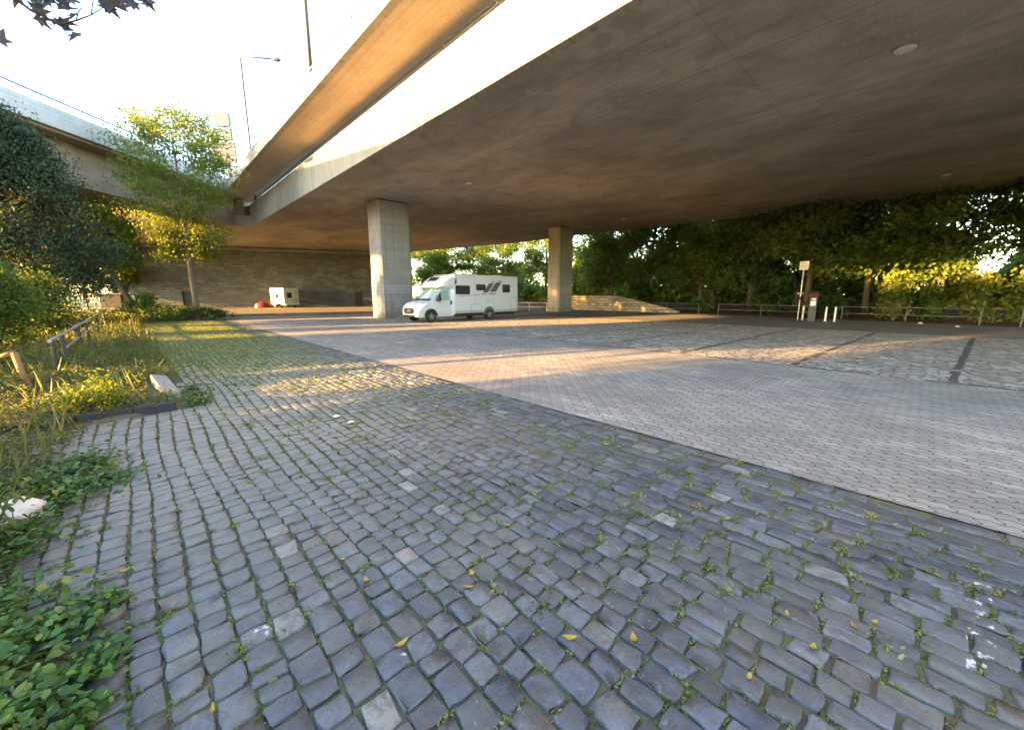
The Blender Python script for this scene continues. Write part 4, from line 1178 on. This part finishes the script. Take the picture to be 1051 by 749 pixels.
shrub('shrub', 'dark green bush in front of the yew at the left edge', sv(-14.9, 11.2), 1.0, 1.15, 2.35, 'leaf_mid', 70, 130, .11, 51)
shrub('shrub', 'green bush behind the railing, right of the bigger bush', sv(-18.0, 14.6), 1.5, 1.4, 2.2, 'leaf_dark', 60, 130, .12, 52)
shrub('shrub', 'low bright sunlit bush beside the bent handrail', sv(-8.7, 5.7), .75, .75, .85, 'leaf_lime', 40, 90, .075, 53)
shrub('shrub', 'small leafy weed bush at the corner before the black kerb', sv(-5.55, 4.95), .35, .35, .55, 'leaf_lime', 20, 60, .055, 54, stems=4)
shrub('shrub', 'bushy growth around the foot of the leaning tree', sv(-26.2, 28.4), 1.5, 1.2, 1.5, 'leaf_mid', 36, 90, .16, 55)
shrub('shrub', 'long low shrub bed around the foot of the yellowing tree', sv(-20.9, 25.2), 3.0, 1.3, .75, 'leaf_mid', 46, 90, .12, 56, clump=.5)
for i, (a, b, h, m, lab) in enumerate(((-50, 50, 11, 'leaf_lime', 'sunny yellow-green tree beyond the far grass, nearest the stone wall'), (-58, 47, 12, 'leaf_lime', 'sunny yellow-green tree beyond the far grass, behind the dark pole'),
                                   (-70, 50, 13, 'leaf_gold', 'tall sunny tree beyond the far grass, behind the yew'), (-60, 66, 15, 'leaf_mid', 'tall green tree far beyond the grass, left of the wall end'))):
    tree('distant_tree', lab, 'tree', sv(a, b), h, .25, 16, .18, 4.2, m, 90, .45, 60 + i, 'sunny trees beyond the far grass', tip_r=1.2)

# ------------------------------------------------------------------ wood behind the car park
PROTO = []
for k, (h, nl, first_, sp, m) in enumerate(((15, 24, .16, 4.2, 'leaf_mid'), (14, 20, .22, 3.8, 'leaf_wood'), (16, 24, .16, 4.4, 'leaf_wood'))):
    PROTO.append((h, nl, first_, sp, m))
used = {}
def wood_tree(kind, x, y, rz, s, lab, grp='trees behind the rail fence'):
    if kind not in used:
        h, nl, first_, sp, m = PROTO[kind]
        t = tree('broadleaf_tree', lab, 'tree', (0, 0, 0), h, .24, nl, first_, sp, m, 90, .30, 80 + kind, grp, tip_r=1.15, rise=.5)
        used[kind] = t
    else:
        t = copy_tree(used[kind]); t['label'] = lab
    t.location = (x, y, 0); t.rotation_euler = (0, 0, rz); t.scale = (s, s, s)
for args in (
    (0, 38.6, -5.5, .3, .9, 'dark leafy tree behind the fence at the right edge of the picture'),
    (2, 39.5, -.5, 1.1, .95, 'dark leafy tree rising behind the sunlit bushes at right'),
    (1, 39.0, 3.2, 2.0, .9, 'dark leafy tree behind the fence, right of the two white bollards'),
    (1, 38.2, 6.6, 4.4, 1.0, 'leafy tree with forked trunk directly behind the sign pole'),
    (0, 39.4, 11.0, 3.1, 1.0, 'very dark tree behind the fence left of the sign pole'),
    (2, 40.0, 15.5, 5.0, .95, 'dark tree behind the gap between two fence sections'),
    (1, 39.0, 20.0, .8, .95, 'leafy tree behind the low end of the sloping stone wall'),
    (0, 40.0, 25.5, 2.7, 1.0, 'leafy tree behind the high end of the sloping stone wall'),
    (2, 47.0, 2.0, 1.9, 1.05, 'second-row tree seen between the crowns behind the ticket machine'),
    (0, 47.5, 9.0, 5.6, 1.1, 'second-row tree seen between the crowns left of the sign pole'),
    (1, 48.0, 17.0, 3.6, 1.1, 'second-row tree behind the leftmost dark fence section'),
    (2, 46.5, 30.0, .2, 1.0, 'leafy tree seen just left of the right pier'),
    (1, 45.0, 40.0, 4.0, 1.0, 'leafy tree seen above the back end of the camper'),
    (0, 45.5, 50.0, 1.4, 1.0, 'leafy tree seen above the middle of the camper roof'),
    (0, 45.0, 57.5, .9, .95, 'leafy tree seen above the front part of the camper roof'),
    (1, 37.5, 72.0, 4.9, .95, 'tree far behind the gap between the left pier and the camper'),
    (2, 43.5, 68.0, 2.9, 1.0, 'airy tree far behind the camper cab, beyond the other one'),
    (1, 39.0, 60.0, 2.2, 1.05, 'airy tree seen above the camper cab beside the left pier'),
    (2, 48.0, -8.0, 3.3, 1.1, 'second-row tree at the far right beyond the fence')):
    wood_tree(*args)
# the far wood reads as one dark mass
def far_wood():
    rng = np.random.default_rng(77); n = 70000
    u = rng.uniform(-40, 62, n); v = rng.uniform(52, 62, n) - np.clip(u - 40, 0, 40) * .1
    top = 7.5 + 3 * np.sin(u * .35) + 2 * np.sin(u * .9 + 1) - np.clip(u - 36, 0, 40) * .22
    z = rng.random(n) ** 1.2 * top
    m = (.5 + .5 * np.sin(u * .8 + np.sin(z * .9) * 1.5) * np.cos(z * 1.1 + u * .3) + rng.random(n)) > .40
    c = np.stack([v, u, z], 1)[m]
    V, F, A = leaves_np(c, rng.uniform(.5, 1.0, len(c)), rng, .6, .4)
    props(np_mesh('far_wood', V, F, M['leaf_wood'], None, {'tone': A}, flat=True), kind='stuff')
far_wood()
# undergrowth just behind the fence
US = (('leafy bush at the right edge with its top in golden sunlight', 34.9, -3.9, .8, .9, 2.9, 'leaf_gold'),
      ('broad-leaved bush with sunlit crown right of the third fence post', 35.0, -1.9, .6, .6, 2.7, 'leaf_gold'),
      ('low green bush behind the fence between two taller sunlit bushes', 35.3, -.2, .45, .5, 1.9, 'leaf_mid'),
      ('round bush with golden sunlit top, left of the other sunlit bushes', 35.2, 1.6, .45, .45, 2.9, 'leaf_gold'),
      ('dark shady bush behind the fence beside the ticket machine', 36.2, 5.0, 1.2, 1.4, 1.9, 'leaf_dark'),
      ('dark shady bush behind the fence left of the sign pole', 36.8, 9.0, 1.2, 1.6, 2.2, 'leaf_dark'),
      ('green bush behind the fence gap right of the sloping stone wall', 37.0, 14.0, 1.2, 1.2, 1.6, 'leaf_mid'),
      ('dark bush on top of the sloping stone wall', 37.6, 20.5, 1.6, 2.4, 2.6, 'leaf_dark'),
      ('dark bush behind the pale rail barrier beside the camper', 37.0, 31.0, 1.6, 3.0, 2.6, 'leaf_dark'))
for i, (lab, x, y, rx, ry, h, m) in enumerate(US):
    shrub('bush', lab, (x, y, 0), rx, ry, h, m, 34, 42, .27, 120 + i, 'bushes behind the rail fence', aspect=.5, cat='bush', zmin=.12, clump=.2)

# ------------------------------------------------------------------ roadside trees left of the picture that shade the cobbles
SH = ((-20.0, 8.0, 9.5, .12, 2.2, 'leafy roadside tree just beyond the left edge, next to the yew'), (-19.0, 4.9, 8.5, .09, 2.4, 'roadside tree left of the cobbles with branches down to the weeds'),
      (-18.2, 1.3, 8.9, .46, 2.6, 'high-crowned roadside tree with a long bare trunk left of the cobbles'), (-18.6, -5.4, 10.4, .06, 2.6, 'bushy roadside tree left of the camera'), (-18.0, -9.5, 9.5, .05, 3.2, 'bushy roadside tree behind and left of the camera'),
      (-18.0, -15.0, 10.5, .06, 3.2, 'tall bushy roadside tree far behind the camera'))
SH += ((-42.0, 17.6, 8.0, .05, 2.6, 'unseen bushy tree added for shade beyond the girder bridge, past the left edge'), (-44.0, 21.0, 8.0, .05, 3.2, 'second unseen bushy tree added for shade beyond the girder bridge, past the left edge'))  # unseen trees added to keep sun off the slender tree's lower crown
for i, (a, b, h, fst, sp, lab) in enumerate(SH):
    tree('roadside_tree', lab, 'tree', sv(a, b), h, .2, 22, fst, sp, 'leaf_mid', 110, .34, 150 + i, 'roadside trees left of the cobbles', tip_r=1.0)

# maple whose low branch reaches into the top left corner
def maple():
    rng = random.Random(9); base = sv(-9.5, -1.0)
    t = thing('maple_tree', 'purple-leaved maple whose low branch hangs into the top left corner', 'tree', base)
    mb = MB(); cl = grow(mb, base, 8.5, .2, rng, 14, .5, 2.6, (0, 0), .7, 2)
    P = lambda a, z, b=3.6: S(a, b, z)
    st = S(-9.5, -1.0, 4.4)
    main = [st, S(-8, .6, 4.75), S(-6.2, 2.2, 4.7), S(-4.6, 3.3, 4.25), P(-4.02, 3.96), P(-3.88, 3.86), P(-3.67, 3.76)]
    mb.tube(main, [.06, .045, .03, .018, .012, .010, .008], 7)
    mb.tube([P(-3.67, 3.76), P(-3.53, 3.79), P(-3.40, 3.83), P(-3.30, 3.88)], [.008, .006, .004, .003], 5)
    mb.tube([P(-3.53, 3.79), P(-3.51, 3.84), P(-3.47, 3.88)], [.005, .004, .003], 5)
    mb.tube([P(-3.40, 3.83), P(-3.38, 3.9), P(-3.33, 4.02)], [.005, .004, .003], 5)
    mb.tube([S(-4.6, 3.3, 4.25), P(-4.1, 4.2), P(-3.6, 4.12), P(-3.0, 4.08)], [.012, .010, .007, .004], 5)
    mb.build('trunk', M['bark'], t, sm=True, fix=False)
    leaf_cloud('crown', cl, 60, .2, M['leaf_maple'], t, 9, .7)
    # lobed leaves on the branch
    lob = []
    for k, (ang, rad) in enumerate(((-150, .35), (-118, .72), (-90, .42), (-62, .95), (-38, .5), (0, 1.25), (38, .5), (62, .95), (90, .42), (118, .72), (150, .35))):
        lob.append((math.cos(R(ang)) * rad, math.sin(R(ang)) * rad * .9))
    lb = MB(); r2 = random.Random(12)
    
    spots = [(-3.90, 3.95), (-3.80, 3.90), (-3.72, 3.93), (-3.86, 4.02), (-3.76, 4.0), (-3.66, 3.95), (-3.96, 4.0), (-3.70, 3.86), (-3.60, 3.92), (-3.58, 4.0), (-3.82, 3.84), (-3.67, 3.81), (-3.3, 3.98), (-3.22, 4.0), (-3.26, 3.93), (-3.06, 3.99), (-2.98, 4.0), (-3.02, 3.93), (-2.93, 3.97), (-4.23, 3.68), (-3.5, 4.05), (-3.15, 4.06), (-3.9, 4.1), (-3.65, 4.08)]
    spots = spots + [(a + r2.uniform(-.07, .07), z + r2.uniform(-.03, .09)) for a, z in spots]
    for (a, z) in spots:
        c = P(a, z - .05, 3.6 + r2.uniform(-.08, .08)); s = r2.uniform(.07, .11)
        Rm = Euler((r2.uniform(-1.0, 1.0), r2.uniform(-.9, .9), r2.uniform(0, 6.28))).to_matrix()
        Rm = Matrix.Rotation(-math.atan2(.6883, .7254) + R(45), 3, 'Z') @ Matrix.Rotation(R(55), 3, 'X') @ Euler((r2.uniform(-.7, .7), r2.uniform(-.7, .7), r2.uniform(0, 6.28))).to_matrix()
        vs = [c + Rm @ Vector((x * s, y * s, .15 * s * abs(y))) for x, y in lob]
        lb.add([c] + vs, [(0, i, i + 1) for i in range(1, len(vs))] + [(0, len(vs), 1)])
    o = lb.build('branch_leaves', M['leaf_maple'], t, fix=False)
    a = o.data.attributes.new('tone', 'FLOAT', 'POINT')
    a.data.foreach_set('value', np.repeat(np.random.default_rng(2).random(len(spots)), len(lob) + 1).astype(np.float32))
maple()

# ------------------------------------------------------------------ light, sky, camera
EL = R(8.8)
az = math.atan2(-.9537, .3007)          # compass angle of the sun from +Y towards +X
sd = Vector((math.sin(az) * math.cos(EL), math.cos(az) * math.cos(EL), math.sin(EL)))
W = bpy.data.worlds.new('World'); C.world = W; W.use_nodes = True
nt = W.node_tree; bg = nt.nodes['Background']
sky = nt.nodes.new('ShaderNodeTexSky'); sky.sky_type = 'NISHITA'; sky.sun_disc = False
sky.sun_elevation = EL; sky.sun_rotation = az; sky.air_density = 1.0; sky.dust_density = 1.0; sky.ozone_density = 1.0
nt.links.new(sky.outputs[0], bg.inputs[0]); bg.inputs[1].default_value = .125
sl = bpy.data.lights.new('sun', 'SUN'); sl.energy = 4.6; sl.angle = R(.7); sl.color = (1.0, .53, .17)
so = bpy.data.objects.new('sun', sl); COL.objects.link(so); so.rotation_euler = sd.to_track_quat('Z', 'Y').to_euler(); so.location = (-60, 30, 40)

cam = bpy.data.cameras.new('camera'); cam.sensor_width = 36; cam.lens = 36 * 400 / 1051; cam.clip_end = 2000; cam.clip_start = .05
co = bpy.data.objects.new('camera', cam); COL.objects.link(co)
co.location = (0, 0, 1.6); co.rotation_euler = (R(90 - 10.13), 0, -math.atan2(.6883, .7254))
C.camera = co
C.view_settings.view_transform = 'Standard'; C.view_settings.look = 'None'; C.view_settings.gamma = 1; C.view_settings.use_curve_mapping = False
C.view_settings.exposure = 3.8
C.render.engine = 'CYCLES'
C.cycles.max_bounces = 7; C.cycles.diffuse_bounces = 5; C.cycles.glossy_bounces = 3; C.cycles.transmission_bounces = 4; C.cycles.transparent_max_bounces = 4
C.cycles.use_denoising = True; C.cycles.caustics_reflective = False; C.cycles.caustics_refractive = False
